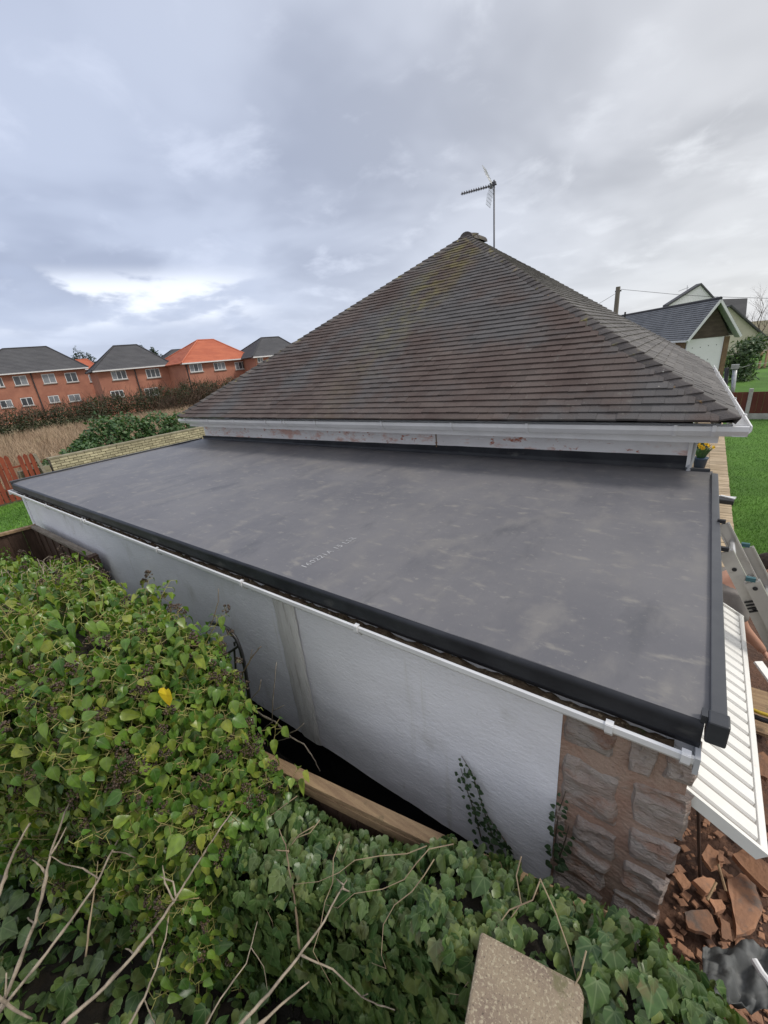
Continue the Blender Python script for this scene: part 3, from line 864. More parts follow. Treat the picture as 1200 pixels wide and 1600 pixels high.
def roof_face(A, B, P, Q, tw, gauge, jit=1.0, seed=1):
    """Matrices for tiles on the quad A-B (eave) P-Q (top, Q above B side). Course lines run from A towards B."""
    r = random.Random(seed)
    A, B, P, Q = Vector(A), Vector(B), Vector(P), Vector(Q)
    ex = (B - A).normalized()
    nn = ex.cross(P - A).normalized()
    up = nn.cross(ex).normalized()
    H = (P - A).dot(up)
    sl0 = (P - A).dot(ex) / H
    Lb = (B - A).length
    sl1 = ((Q - A).dot(ex) - Lb) / H
    out = []
    rows = int(H / gauge)
    for i in range(rows):
        t0 = i * gauge - 0.03
        s0 = sl0 * (t0 + gauge * 1.7); s1 = Lb + sl1 * (t0 + gauge * 1.7)
        off = (i % 2) * tw * 0.5
        s = s0 - (s0 - off) % tw + 1e-6
        wob = 0.004 * math.sin(i * 1.3)
        while s < s1 + 0.01:
            a, bb = max(s, s0 - 0.02), min(s + tw, s1 + 0.02)
            if bb - a > 0.025:
                th = 0.019
                tilt = 0.135 + r.uniform(-.008, .012) * jit
                y2 = (up * math.cos(tilt) - nn * math.sin(tilt))
                n2 = (nn * math.cos(tilt) + up * math.sin(tilt))
                sk = r.gauss(0, 0.004) * jit
                x2 = (ex * math.cos(sk) + y2 * math.sin(sk))
                sagz = 0.012 * nz((s * 0.7, t0 * 0.9, seed), 1.0)
                o_ = A + ex * ((a + bb) / 2) + up * (t0 + r.gauss(0, 0.0022) * jit) + nn * (0.012 + gauge * 2 * math.sin(tilt) * 0.62 + r.gauss(0, .0012) * jit + sagz)
                out.append((frame(o_, x2, y2, n2, bb - a - 0.0012, gauge * 2.0, th), o_))
            s += tw
    return out


front = roof_face(c1, c2, ap1, ap1, 0.168, GA, 1.0, 1)
side = roof_face(c2, c3, ap1, ap2, 0.168, GA, 1.0, 2)
left = roof_face(c4, c1, ap2, ap1, 0.168, GA, 1.0, 3)
back = roof_face(c3, c4, ap2, ap2, 0.336, GA, 1.0, 4)
front.sort(key=lambda q: (q[1] - CAM).length)
def moss(m, A_, B_):
    """Yellow-green moss that grows in a streak running down the roof below the peak."""
    t = m.node_tree
    L = t.links.new
    bs = t.nodes['Principled BSDF']
    src = bs.inputs['Base Color'].links[0].from_socket
    ge = N(t, 'ShaderNodeNewGeometry')
    sp = N(t, 'ShaderNodeSeparateXYZ')
    L(ge.outputs['Position'], sp.inputs[0])
    k = (A_.x - B_.x) / (A_.z - B_.z)
    xl = N(t, 'ShaderNodeMath', operation='MULTIPLY_ADD', inp={1: -k, 2: -(A_.x - k * A_.z)})
    L(sp.outputs[2], xl.inputs[0])
    dd = N(t, 'ShaderNodeMath', operation='ADD')
    L(sp.outputs[0], dd.inputs[0]); L(xl.outputs[0], dd.inputs[1])
    ab = N(t, 'ShaderNodeMath', operation='ABSOLUTE')
    L(dd.outputs[0], ab.inputs[0])
    w1 = N(t, 'ShaderNodeMapRange', interpolation_type='SMOOTHSTEP', inp={1: 0.05, 2: 0.75, 3: 1, 4: 0})
    L(ab.outputs[0], w1.inputs[0])
    w2 = N(t, 'ShaderNodeMapRange', interpolation_type='SMOOTHSTEP', inp={1: 0.9, 2: 2.5, 3: 0.15, 4: 1})
    L(sp.outputs[2], w2.inputs[0])
    n_ = N(t, 'ShaderNodeTexNoise', inp={2: 4.0, 3: 6.0, 4: 0.65})
    L(ge.outputs['Position'], n_.inputs[0])
    w3 = N(t, 'ShaderNodeMapRange', interpolation_type='SMOOTHSTEP', inp={1: 0.38, 2: 0.70, 3: 0, 4: 0.7})
    L(n_.outputs[0], w3.inputs[0])
    f1 = N(t, 'ShaderNodeMath', operation='MULTIPLY'); f2 = N(t, 'ShaderNodeMath', operation='MULTIPLY')
    L(w1.outputs[0], f1.inputs[0]); L(w2.outputs[0], f1.inputs[1]); L(f1.outputs[0], f2.inputs[0]); L(w3.outputs[0], f2.inputs[1])
    mx = N(t, 'ShaderNodeMix', data_type='RGBA', inp={7: (0.21, 0.185, 0.055, 1)})
    L(f2.outputs[0], mx.inputs[0]); L(src, mx.inputs[6]); L(mx.outputs[2], bs.inputs['Base Color'])


def on_front(x, y):
    d = ray(x, y)
    nn = Vector((0, -math.sin(AL), math.cos(AL)))
    return CAM + d * ((c1 - CAM).dot(nn) / d.dot(nn))


moss(MAT['tile'], on_front(712, 405), on_front(600, 540))
tm = MB().add(TV, BOXF).mesh('roof_tile', MAT['tile'])
for mtx, _ in front[:300]:
    o = bpy.data.objects.new('roof_tile', tm)
    C.objects.link(o)
    o.parent = b
    o.matrix_parent_inverse = Matrix.Translation(-b.location)
    o.matrix_basis = Matrix(mtx.tolist())
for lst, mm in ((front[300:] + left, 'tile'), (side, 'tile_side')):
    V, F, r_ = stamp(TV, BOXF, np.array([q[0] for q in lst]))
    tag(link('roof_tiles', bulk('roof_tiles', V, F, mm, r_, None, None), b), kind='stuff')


def bonnets(foot, top, ea, eb, ang_n, seed):
    """Bonnet tiles up a hip: ea, eb are the horizontal course directions of the two faces, away from the hip."""
    r = random.Random(seed)
    foot, top = Vector(foot), Vector(top)
    h = (top - foot)
    rows = int(RUN / math.cos(AL) / GA)
    for i in range(0, rows):
        f = (i * GA - 0.02) / (RUN / math.cos(AL))
        P = foot + h * f
        hd = h.normalized()
        up = (Vector((0, 0, 1)) - hd * hd.z).normalized()
        vs = []
        ks = (-1, -.8, -.55, -.3, -.1, .1, .3, .55, .8, 1)
        wv = 0.17 * r.uniform(0.96, 1.04)
        yawj = r.gauss(0, 0.005)
        for layer in (0, 1):
            for tt in (0, 1):
                for kx in ks:
                    e_ = ea if kx < 0 else eb
                    lift = 0.032 * (1 - kx * kx) + 0.024 - (0.010 if kx < 0 else 0.030) * abs(kx)
                    q = P + e_ * (abs(kx) * (wv if kx < 0 else wv * 0.36)) + hd * (tt * 0.24 + 0.0) + up * (lift * 1.0 + (0.013 if tt == 0 else -0.014) + (0.0 if layer else -0.017)) + e_ * (yawj * tt)
                    vs.append(q)
        n = len(ks)
        fs = []
        for k in range(n - 1):
            fs += [(2 * n + k, 2 * n + k + 1, 3 * n + k + 1, 3 * n + k), (k, n + k, n + k + 1, k + 1), (k, k + 1, 2 * n + k + 1, 2 * n + k), (n + k, 3 * n + k, 3 * n + k + 1, n + k + 1)]
        fs += [(0, 2 * n, 3 * n, n), (n - 1, 2 * n - 1, 4 * n - 1, 3 * n - 1)]
        MB().add(vs, fs).build('bonnet_tile', 'bonnet', b)


X = Vector((1, 0, 0)); Y = Vector((0, 1, 0))
ys = (c3 - c2).normalized()
bonnets(c2, ap1, -X, ys, 0, 1)
bonnets(c1, ap1, X, Y, 0, 2)
for i, (a0, a1) in enumerate(((-0.06, 0.26), (0.22, 0.66))):
    vs = []
    for t_ in (a0, a1):
        for k in range(9):
            a = math.pi * k / 8
            vs.append((ap1.x + 0.135 * math.cos(a), ap1.y + t_, APZ - 0.03 + 0.012 * i + 0.115 * math.sin(a)))
    fs = [(k, k + 1, 9 + k + 1, 9 + k) for k in range(8)] + [tuple(range(9))[::-1], tuple(range(9, 18))]
    MB().add(vs, fs).build('ridge_tile', 'bonnet', b)

# ------------------------------------------------------------------ TV aerial
an = thing('tv_aerial', (4.39, 8.45, 3.2), 'long television aerial on a thin pole above the tiled roof', 'aerial')
AY = 8.45
top = on(1, AY, 772, 284); bot = Vector((top.x, AY, 1.7))
MB().tube([bot, top + Vector((0, 0, 0.03))], 0.018, 8).build('mast', 'antenna', an, True)
tip = on(1, AY - 0.10, 721, 303); rear = on(1, AY, 776, 288)
MB().tube([rear, tip], 0.013, 6).build('boom', 'antenna', an)
bd = (tip - rear).normalized()
sdv = bd.cross(Vector((0, 0, 1))).normalized()
upv = sdv.cross(bd)
for i in range(13):
    c = rear.lerp(tip, 0.16 + 0.82 * i / 12)
    q = MB()
    L_ = 0.075
    q.tube([c - upv * 0.028 - sdv * L_, c + upv * 0.028, c - upv * 0.0 + sdv * L_], 0.0075, 5)
    q.tube([c - upv * 0.03, c + upv * 0.035], 0.009, 5)
    q.build('director', 'antenna', an)
MB().box((top.x - 0.035, AY - 0.03, top.z - 0.06), (top.x + 0.035, AY + 0.03, top.z + 0.0)).build('clamp', 'antenna', an)
MB().bar(rear.lerp(tip, 0.15) - upv * 0.05, rear.lerp(tip, 0.15) + upv * 0.05, 0.03, 0.06).build('dipole', 'antenna', an)
for s_ in (1, -1):
    q = MB()
    base = rear.lerp(tip, 0.10)
    tipv = (upv * s_ * 0.34 - bd * (-0.10 if s_ < 0 else -0.18))
    for k in range(6):
        o1 = sdv * (-0.16 + 0.064 * k)
        q.tube([base + o1, base + o1 * 1.0 + tipv * 0.55 + bd * 0.02, base + o1 + tipv], 0.0035, 4)
    for k in range(7):
        c = base + tipv * (k / 6)
        q.tube([c - sdv * 0.17, c + sdv * 0.17], 0.0035, 4)
    q.build('reflector_mesh', 'metal', an)

# ------------------------------------------------------------------ garden wall, picket fence
gw = thing('garden_wall', (-10, 6, GZ), 'low buff brick garden wall beyond the far end of the flat roof', 'garden wall')
WT = -1.06
MB().box((-10.30, 3.0, GZ), (-10.095, 14.4, WT)).build('wall_core', 'mortar_grey', gw)
for k in range(10):
    y0 = 2.98 + k * 1.145
    MB().box((-10.34, y0, WT), (-10.055, y0 + 1.135, WT + 0.07)).build('coping_stone', 'coping_yellow', gw, bevel=0.008)
bm_ = MB().box((-.05, -.5, -.5), (.055, .5, .5)).mesh('brick', MAT['brick_yellow'])
rest = []
CH = 0.095
nr = 0
for i in range(12):
    zc = WT - CH * (i + 0.5)
    k = 0
    y = 3.0 - (0.14 if i % 2 else 0)
    while y < 14.2:
        L_ = 0.28
        a, c = max(y, 3.0), min(y + L_, 14.4)
        if c - a > 0.05:
            rest.append((zc, (a + c) / 2, c - a - 0.018, random.uniform(-.012, .012)))
        y += L_
rest.sort(key=lambda q: (-q[0] > 1.62, q[1]))
for zc, yc, ln, pr_ in rest[:295]:
    o = bpy.data.objects.new('brick', bm_)
    C.objects.link(o)
    o.parent = gw
    o.matrix_parent_inverse = Matrix.Translation(-gw.location)
    o.location = (-10.10 + pr_, yc, zc)
    o.scale = (1, ln, CH - 0.018)
mats = np.array([frame((-10.10 + pr_, yc, zc), (1, 0, 0), (0, 1, 0), (0, 0, 1), 0.105, ln, CH - 0.018) for zc, yc, ln, pr_ in rest[295:]])
V, F, r_ = stamp(BOXV, BOXF, mats)
tag(link('bricks', bulk('bricks', V, F, 'brick_yellow', r_, None, None), gw), kind='stuff')

pf = thing('picket_fence', (-10, 1.5, GZ), 'short red stained picket fence with gaps beside the buff brick wall', 'picket fence')
rs = random.Random(4)
py_ = -1.2
for i in range(24):
    py_ += 0.155
    if 1.93 < py_ < 2.10:
        continue
    h = -0.74 + 0.02 * py_ + rs.uniform(-.03, .03) - (0.05 if py_ > 2.1 else 0)
    lean = rs.uniform(-0.03, 0.05)
    w_ = 0.06
    q = MB().prism([(-w_, 0), (w_, 0), (w_, 1), (0, 1.05), (-w_, 1)], -0.012, 0.012,
                   lambda p, z, py_=py_, h=h, lean=lean: (-10.0 + z, py_ + p[0] - lean * p[1], GZ + 0.05 + (h - GZ - 0.05) * p[1]))
    q.build('picket', 'wood_red', pf)
for zz in (-1.05, -1.75):
    MB().box((-10.05, -1.2, zz - 0.03), (-10.015, 2.75, zz + 0.03)).build('fence_rail', 'wood_red', pf)
MB().bar((-10.0, 2.82, GZ), (-10.0, 2.62, -0.74), 0.09, 0.09).build('fence_post', 'wood_grey', pf)
for k in range(6):
    MB().box((-10.32, 1.95 + 0.02 * k, GZ + k * 0.16), (-10.12, 2.95, GZ + k * 0.16 + 0.15)).build('block', 'coping_yellow', pf)

# ------------------------------------------------------------------ brown fence panels by the garage wall
def board_fence(p, q, zt, zb, n, label, parent_name='board_fence', m='wood_brown', rail='wood_grey', cap=0.07, slant=0.0):
    p, q = Vector((p[0], p[1], 0)), Vector((q[0], q[1], 0))
    root = thing(parent_name, ((p.x + q.x) / 2, (p.y + q.y) / 2, zb), label, 'fence')
    d = (q - p) / n
    nn = Vector((-d.y, d.x, 0)).normalized()
    for i in range(n):
        a = p + d * (i + 0.004); c = p + d * (i + 0.996)
        off = nn * (0.006 if i % 2 else -0.006)
        mb = MB()
        t_ = nn * 0.009
        lo, hi = Vector((0, 0, zb)), Vector((0, 0, zt - 0.02 + random.uniform(-.004, .004)))
        mb.hexa([a + off - t_ + lo, c + off - t_ + lo, c + off + t_ + lo, a + off + t_ + lo, a + off - t_ + hi, c + off - t_ + hi, c + off + t_ + hi, a + off + t_ + hi])
        mb.build('fence_board', m, root)
    MB().bar(p + Vector((0, 0, zt)), q + Vector((0, 0, zt)), cap, 0.035).build('fence_rail', rail, root)
    return root


f1_ = board_fence((0.62, -0.08), (2.84, -0.08), -0.60, -2.4, 14, 'dark brown board fence panel standing flat against the white garage wall')
MB().box((2.84, -0.13, -2.4), (2.93, -0.03, -0.585)).build('fence_post', 'wood_brown', f1_)
f2_ = board_fence((0.605, -0.045), (0.42, -0.90), -0.60, -2.4, 5, 'short brown board fence panel with tan rail at right angles to the garage wall', rail='wood_tan', cap=0.09)
f3_ = board_fence((-1.9, -0.05), (0.10, -0.10), -1.25, -2.2, 12, 'low brown board fence behind the short panel beyond the garage corner')

# ------------------------------------------------------------------ fence under the ivy
def rail_y(x):
    return -0.56 + 0.155 * (x - 6.3)


bf = thing('garden_fence', (7.3, -0.5, -2.4), 'tan timber garden fence half buried under the ivy beside the dark gap', 'fence')
MB().bar((6.2, rail_y(6.2), -1.02), (8.5, rail_y(8.5), -1.02), 0.07, 0.035).build('fence_rail', 'wood_tan', bf, bevel=0.004)
MB().bar((6.2, rail_y(6.2) - 0.030, -1.07), (8.5, rail_y(8.5) - 0.030, -1.07), 0.02, 0.06).build('fence_rail', 'wood_tan', bf)
for i in range(18):
    x = 6.2 + i * 0.128
    MB().hexa([(x, rail_y(x) - 0.03, -2.4), (x + .122, rail_y(x + .122) - 0.03, -2.4), (x + .122, rail_y(x + .122) - 0.012, -2.4), (x, rail_y(x) - 0.012, -2.4),
               (x, rail_y(x) - 0.03, -1.06), (x + .122, rail_y(x + .122) - 0.03, -1.06), (x + .122, rail_y(x + .122) - 0.012, -1.06), (x, rail_y(x) - 0.012, -1.06)]).build('fence_board', 'wood_brown', bf)

# ------------------------------------------------------------------ concrete pier in the ivy
cp = thing('concrete_pier', (8.23, -0.8, -2.4), 'square pier with weathered exposed aggregate concrete cap standing in the ivy', 'pier')
poly = [(8.052, -0.632), (8.395, -0.572), (8.415, -0.60), (8.47, -1.06), (8.155, -1.12)]
V = []
cx = sum(p[0] for p in poly) / 5; cy = sum(p[1] for p in poly) / 5
mb = MB()
mb.prism(poly, -0.88, -0.80)
mb.build('pier_cap', 'aggregate', cp, bevel=0.012)
mb = MB().prism([(cx + (p[0] - cx) * 0.86, cy + (p[1] - cy) * 0.86) for p in poly], -2.4, -0.88)
mb.build('pier_shaft', 'concrete', cp)

# ------------------------------------------------------------------ leaves
def leaf_template(kind):
    var = 1 if kind.endswith('_curled') else 0
    kind = kind.replace('_curled', '')
    return leaf_shape(kind, var)


def leaf_shape(kind, var):
    """Blade in the local XY plane, stalk end at the origin, tip towards +Y; Z is the upper side."""
    if kind == 'mature':
        half = [(0, -0.02), (0.20, 0.02), (0.36, 0.17), (0.38, 0.33), (0.28, 0.58), (0.13, 0.82), (0.0, 1.0)]
    elif kind == 'lobed':
        half = [(0, 0.0), (0.14, -0.13), (0.40, -0.06), (0.50, 0.09), (0.45, 0.22), (0.53, 0.42), (0.35, 0.51), (0.20, 0.74), (0.0, 1.0)]
    elif kind == 'heart':
        half = [(0, 0.0), (0.16, -0.12), (0.38, -0.06), (0.50, 0.16), (0.46, 0.40), (0.29, 0.66), (0.12, 0.86), (0.0, 1.0)]
    else:
        half = [(0, 0), (0.20, 0.3), (0.14, 0.7), (0.0, 1.0)]
    if var:
        half = [(x * 0.80, y) for x, y in half]
    fold = (0.26 if kind == 'mature' else 0.16) + 0.22 * var
    curl = 0.26 + 0.30 * var

    def zf(x, y):
        return abs(x) * fold - curl * max(y, 0) ** 2 + 0.02 + 0.05 * math.sin(7 * y + 3 * abs(x)) * abs(x) * 2
    vs = []; fs = []
    n = len(half)
    for x, y in half:                       # right rim
        vs.append((x, y, zf(x, y)))
    for x, y in half[1:-1]:                 # left rim
        vs.append((-x, y, zf(x, y)))
    mids = [0.30, 0.62]
    for y in mids:
        vs.append((0, y, zf(0, y)))
    m0, m1 = len(vs) - 2, len(vs) - 1
    rim_r = list(range(n)); rim_l = [0] + list(range(n, 2 * n - 2)) + [n - 1]
    for rim, sgn in ((rim_r, 1), (rim_l, -1)):
        for i in range(n - 1):
            ymid = (half[i][1] + half[i + 1][1]) / 2
            mid = m0 if ymid < 0.46 else m1
            t = (rim[i], rim[i + 1], mid)
            fs.append(t if sgn > 0 else t[::-1])
        # bridge triangle between the two midrib points
        cross = next(i for i in range(n - 1) if (half[i][1] + half[i + 1][1]) / 2 < 0.46 <= (half[min(i + 1, n - 2)][1] + half[min(i + 2, n - 1)][1]) / 2)
        t = (m0, rim[cross + 1], m1)
        fs.append(t if sgn > 0 else t[::-1])
    return np.array(vs), np.array(fs)


LT = {k: leaf_template(k) for k in ('mature', 'lobed', 'heart', 'simple', 'mature_curled', 'lobed_curled', 'heart_curled')}


def leaf_mesh(kind, m):
    v, f = LT[kind]
    return bulk('ivy_leaf', v, f, m, None, v[:, :2], False)


def norm(a):
    return a / np.maximum(np.linalg.norm(a, axis=-1, keepdims=True), 1e-9)


def leaf_frames(P, tip, nrm_, size):
    """(n,4,4) frames from stalk points, tip directions, upper-side normals and sizes."""
    y = norm(tip)
    z = norm(nrm_ - y * np.sum(nrm_ * y, 1, keepdims=True))
    x = np.cross(y, z)
    m = np.zeros((len(P), 4, 4))
    m[:, :3, 0] = x * size[:, None]; m[:, :3, 1] = y * size[:, None]; m[:, :3, 2] = z * size[:, None]
    m[:, :3, 3] = P; m[:, 3, 3] = 1
    return m


camv = np.array(CAM); crv, cuv, cfv = (np.array(q) for q in (CR, CU, CF))


def screen(P):
    d = P - camv
    z = d @ cfv
    zs = np.where(z > 0.05, z, 1e9)
    return 600 + FPX * (d @ crv) / zs, 800 - FPX * (d @ cuv) / zs, z


def place_leaves(root, mats, kinds, outer, matname, limit=300):
    """The leaves that show largest become leaf parts; the rest one joined part."""
    P = mats[:, :3, 3]
    sx, sy, z = screen(P)
    size = np.linalg.norm(mats[:, :3, 1], axis=1)
    ok = (sx > 10) & (sx < 1190) & (sy > 0) & (sy < 1590) & (z > 0.3) & outer
    score = np.where(ok, size / np.maximum(z, .3), -1)
    idx = np.argsort(-score)[:limit]
    single = np.zeros(len(mats), bool)
    single[idx] = score[idx] > 0
    cache = {}
    for i in np.nonzero(single)[0]:
        k = kinds[i]
        if k not in cache:
            cache[k] = leaf_mesh(k, matname)
        o = bpy.data.objects.new('ivy_leaf', cache[k])
        C.objects.link(o)
        o.parent = root
        o.matrix_parent_inverse = Matrix.Translation(-root.location)
        o.matrix_basis = Matrix(mats[i].tolist())
    VV, FF, RR, LL = [], [], [], []
    off = 0
    for k in set(kinds):
        sel = (~single) & (kinds == k)
        if not sel.any():
            continue
        tv, tf = LT[k]
        V, F, r_ = stamp(tv, tf, mats[sel])
        VV.append(V); FF.append(F + off); RR.append(r_); LL.append(np.tile(tv[:, :2], (sel.sum(), 1)))
        off += len(V)
    me = bulk('ivy_leaves', np.concatenate(VV), np.concatenate(FF), matname, np.concatenate(RR), np.concatenate(LL))
    return tag(link('ivy_leaves', me, root), kind='stuff')


def lerp_tab(tab, x):
    return np.interp(x, [t[0] for t in tab], [t[1] for t in tab])


def hedge_points(n, x0, x1, yb, yf, zt, base, cap, seed, lump=0.10, dens=None, wts=(0.08, 0.42, 0.5)):
    """Points and outward normals on a rounded hedge: back edge, domed top, near face."""
    r = np.random.default_rng(seed)
    x = x0 + (x1 - x0) * r.random(n)
    part = r.choice(3, n, p=wts)
    B, Fr, T = lerp_tab(yb, x), lerp_tab(yf, x), lerp_tab(zt, x)
    yc, hw = (B + Fr) / 2, (B - Fr) / 2
    phi = r.random(n) * np.pi
    c, s_ = np.cos(phi), np.sin(phi)
    y = yc + hw * np.sign(c) * np.abs(c) ** 0.75
    z = T - cap + cap * s_ ** 0.8
    ny = c / np.maximum(hw, .05); nzv = s_ / cap
    fz = r.random(n)
    face = part == 2
    y = np.where(face, Fr, y); z = np.where(face, base + (T - cap - base) * fz, z)
    ny = np.where(face, -1, ny); nzv = np.where(face, 0.15, nzv)
    bk = part == 0
    y = np.where(bk, B, y); z = np.where(bk, T - cap - 0.6 * fz, z)
    ny = np.where(bk, 1, ny); nzv = np.where(bk, 0.1, nzv)
    e = 0.05
    slope = -(lerp_tab(zt, x + e) - lerp_tab(zt, x - e)) / (2 * e)
    nx = slope * nzv * (part == 1)
    Nn = norm(np.c_[nx, ny, nzv])
    P = np.c_[x, y, z]
    d = np.array([1.3 * mnoise.noise(Vector((p[0] * 2.4, p[1] * 2.4, p[2] * 2.4 + seed))) + 0.5 * mnoise.noise(Vector((p[0] * 8, p[1] * 8, p[2] * 8))) for p in P])
    P = P + Nn * (lump * d)[:, None]
    return P, Nn, r


def core(name, parent, x0, x1, yb, yf, zt, base, inset, cap):  # added solid filler, its near-black colour stands for shade inside the ivy
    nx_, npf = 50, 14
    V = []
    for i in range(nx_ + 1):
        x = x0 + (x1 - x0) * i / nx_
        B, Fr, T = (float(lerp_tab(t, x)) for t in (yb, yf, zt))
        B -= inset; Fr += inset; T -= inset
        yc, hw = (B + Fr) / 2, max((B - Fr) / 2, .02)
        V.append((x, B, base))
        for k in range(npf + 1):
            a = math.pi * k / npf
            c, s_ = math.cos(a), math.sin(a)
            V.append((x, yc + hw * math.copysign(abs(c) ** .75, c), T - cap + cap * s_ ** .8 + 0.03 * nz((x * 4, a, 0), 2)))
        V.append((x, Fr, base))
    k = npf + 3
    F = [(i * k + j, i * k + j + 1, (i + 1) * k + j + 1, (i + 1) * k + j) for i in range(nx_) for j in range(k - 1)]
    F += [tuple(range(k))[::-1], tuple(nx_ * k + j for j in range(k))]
    return MB().add(V, F).build(name, 'shaded_mould', parent)


BASE = -2.5
A_yb = [(0.5, -.5), (5, -.52), (6.3, -.55), (6.75, -.62)]
A_yf = [(0.5, -1.85), (3, -1.75), (5, -1.60), (6.2, -1.33), (6.8, -1.10)]
A_zt = [(0.5, -.75), (2.4, -.55), (3.6, -.30), (4.4, -.10), (5.2, 0.02), (6.1, 0.02), (6.36, -0.08), (6.52, -.36), (6.75, -.85)]
B_yb = [(6.5, -.50), (7, -.475), (7.38, -.43), (7.62, -.38), (7.9, -.28), (8.0, -.25), (8.4, -.27), (8.8, -.30), (9.4, -.34)]
B_yf = [(6.5, -1.20), (6.9, -1.02), (7.4, -.84), (8.0, -.74), (8.5, -.74), (9.4, -.8)]
B_zt = [(6.5, -.92), (6.9, -.98), (7.2, -1.05), (7.45, -1.03), (7.65, -.95), (7.8, -.84), (8.0, -.80), (8.35, -.80), (8.62, -.74), (8.8, -.84), (9.0, -.95), (9.4, -1.3)]

# mature ivy: shoots carrying rosettes of plain leaves, with berry heads
iv = thing('ivy_hedge', (4.5, -1.0, BASE), 'large bright green ivy hedge with dark berry heads left of the garage wall', 'ivy hedge')
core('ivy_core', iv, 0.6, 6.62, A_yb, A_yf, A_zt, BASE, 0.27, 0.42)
P, Nn, r = hedge_points(3300, 0.6, 6.80, A_yb, A_yf, A_zt, BASE, 0.42, 11, 0.21, wts=(0.06, 0.52, 0.42))
# fewer shoots far along the hedge and low down
P2, N2, _r = hedge_points(620, 6.15, 6.82, A_yb, A_yf, A_zt, BASE, 0.42, 12, 0.08, wts=(0.06, 0.7, 0.24))
N2 = norm(N2 + np.array([0.8, 0, 0.0]))
P = np.r_[P, P2]; Nn = np.r_[Nn, N2]
keep = (r.random(len(P)) < np.clip(0.35 + (P[:, 0] - 1) * 0.2, 0.3, 1)) & (r.random(len(P)) < np.clip(1.0 + (P[:, 2] + 1.2) * 0.75, 0.16, 1))
P, Nn = P[keep], Nn[keep]
stray = (r.random(len(P)) < .14) * r.exponential(0.07, len(P))
P = P + norm(Nn + np.array([0, 0, .6])) * np.minimum(stray, .22)[:, None]
axis = norm(Nn * 0.75 + np.array([0.05, -0.05, 0.62]) + r.normal(0, .28, P.shape))
ms, kd, ou, stalks, berries, bmats = [], [], [], MB(), [], []
ny_ = []
for i in range(len(P)):
    a = axis[i]
    p = P[i]
    nl = r.integers(6, 10)
    sh = 0.13
    tipb = p + a * 0.02
    ref = np.cross(a, [0.3, 0.2, 0.9]); ref /= np.linalg.norm(ref)
    ref2 = np.cross(a, ref)
    has_b = r.random() < 0.17 and Nn[i, 2] > 0.05
    for k in range(nl):
        th = k * 2.4 + r.normal(0, .25)
        rad = ref * math.cos(th) + ref2 * math.sin(th)
        q = p - a * (sh * (k / nl) * 1.15 - 0.02)
        pet = 0.022 + 0.022 * r.random() + 0.022 * k / nl
        st = q + rad * pet + a * 0.012
        tip = rad * 0.85 + np.array([0, 0, -0.55]) - a * 0.10 + r.normal(0, .16, 3)
        nm = a * 0.75 + rad * 0.40 + np.array([0, 0, 0.55]) + r.normal(0, .16, 3)
        ms.append((st, tip, nm, (0.038 + 0.060 * r.random() ** 1.3) * (0.75 + 0.45 * k / nl)))
        kd.append('mature_curled' if r.random() < .4 else 'mature'); ou.append(k < nl * 0.6)
        if p[0] > 4.3 and k < 6:
            stalks.tube([q, st], 0.0016, 3, False)
    if stray[i] > .05:
        stalks.tube([p - a * .3, p - a * sh], [0.0045, 0.003], 5, False)
    if p[0] > 3.5:
        stalks.tube([p - a * sh, p + a * 0.02], [0.003, 0.002], 4, False)
    if has_b:
        bc = p + a * (0.045 + 0.03 * r.random())
        bmats.append((bc, a))
arr = leaf_frames(np.array([m[0] for m in ms]), np.array([m[1] for m in ms]), np.array([m[2] for m in ms]), np.array([m[3] for m in ms]))
place_leaves(iv, arr, np.array(kd), np.array(ou), 'ivy_mature')
tag(stalks.build('leaf_stalks', 'petiole', iv), kind='stuff')
# berries: small spheres on rays
ball = MB().ball((0, 0, 0), 1.0, 5, 4)
bt = []
rays = MB()
for bc, a in bmats:
    nb_ = r.integers(14, 26)
    rr = 0.020 + 0.012 * r.random()
    for k in range(nb_):
        d = norm(r.normal(0, 1, 3) + a * 0.7)
        c = bc + d * rr * (0.85 + .3 * r.random())
        bt.append(frame(c, (1, 0, 0), (0, 1, 0), (0, 0, 1), *(3 * [0.0052 + 0.0018 * r.random()])))
        if bc[0] > 4.5 and k % 2 == 0:
            rays.tube([bc - a * 0.01, c], 0.0011, 3, False)
Fq = [f for f in ball.f if len(f) == 4]; Ft = [f for f in ball.f if len(f) == 3]
F3 = Ft + [(f[0], f[1], f[2]) for f in Fq] + [(f[0], f[2], f[3]) for f in Fq]
V, F, r_ = stamp(ball.v, F3, np.array(bt))
tag(link('ivy_berries', bulk('ivy_berries', V, F, 'berry', r_, None, True), iv), kind='stuff')
tag(rays.build('berry_stalks', 'petiole', iv), kind='stuff')
# lower near-face leaves, plain and larger, their shade put into a darker leaf colour
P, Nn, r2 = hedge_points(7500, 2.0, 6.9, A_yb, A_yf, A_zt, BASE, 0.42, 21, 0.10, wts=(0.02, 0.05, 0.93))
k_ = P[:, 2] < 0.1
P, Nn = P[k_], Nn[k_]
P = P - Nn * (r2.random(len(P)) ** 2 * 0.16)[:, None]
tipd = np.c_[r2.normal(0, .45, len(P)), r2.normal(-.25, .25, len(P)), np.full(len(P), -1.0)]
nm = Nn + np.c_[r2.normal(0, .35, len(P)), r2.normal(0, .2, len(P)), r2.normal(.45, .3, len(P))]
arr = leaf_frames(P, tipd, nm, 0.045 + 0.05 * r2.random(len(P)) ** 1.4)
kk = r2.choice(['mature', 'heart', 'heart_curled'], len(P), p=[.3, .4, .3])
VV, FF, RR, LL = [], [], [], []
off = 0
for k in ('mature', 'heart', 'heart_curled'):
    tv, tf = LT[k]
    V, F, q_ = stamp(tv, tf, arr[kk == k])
    VV.append(V); FF.append(F + off); RR.append(q_); LL.append(np.tile(tv[:, :2], ((kk == k).sum(), 1))); off += len(V)
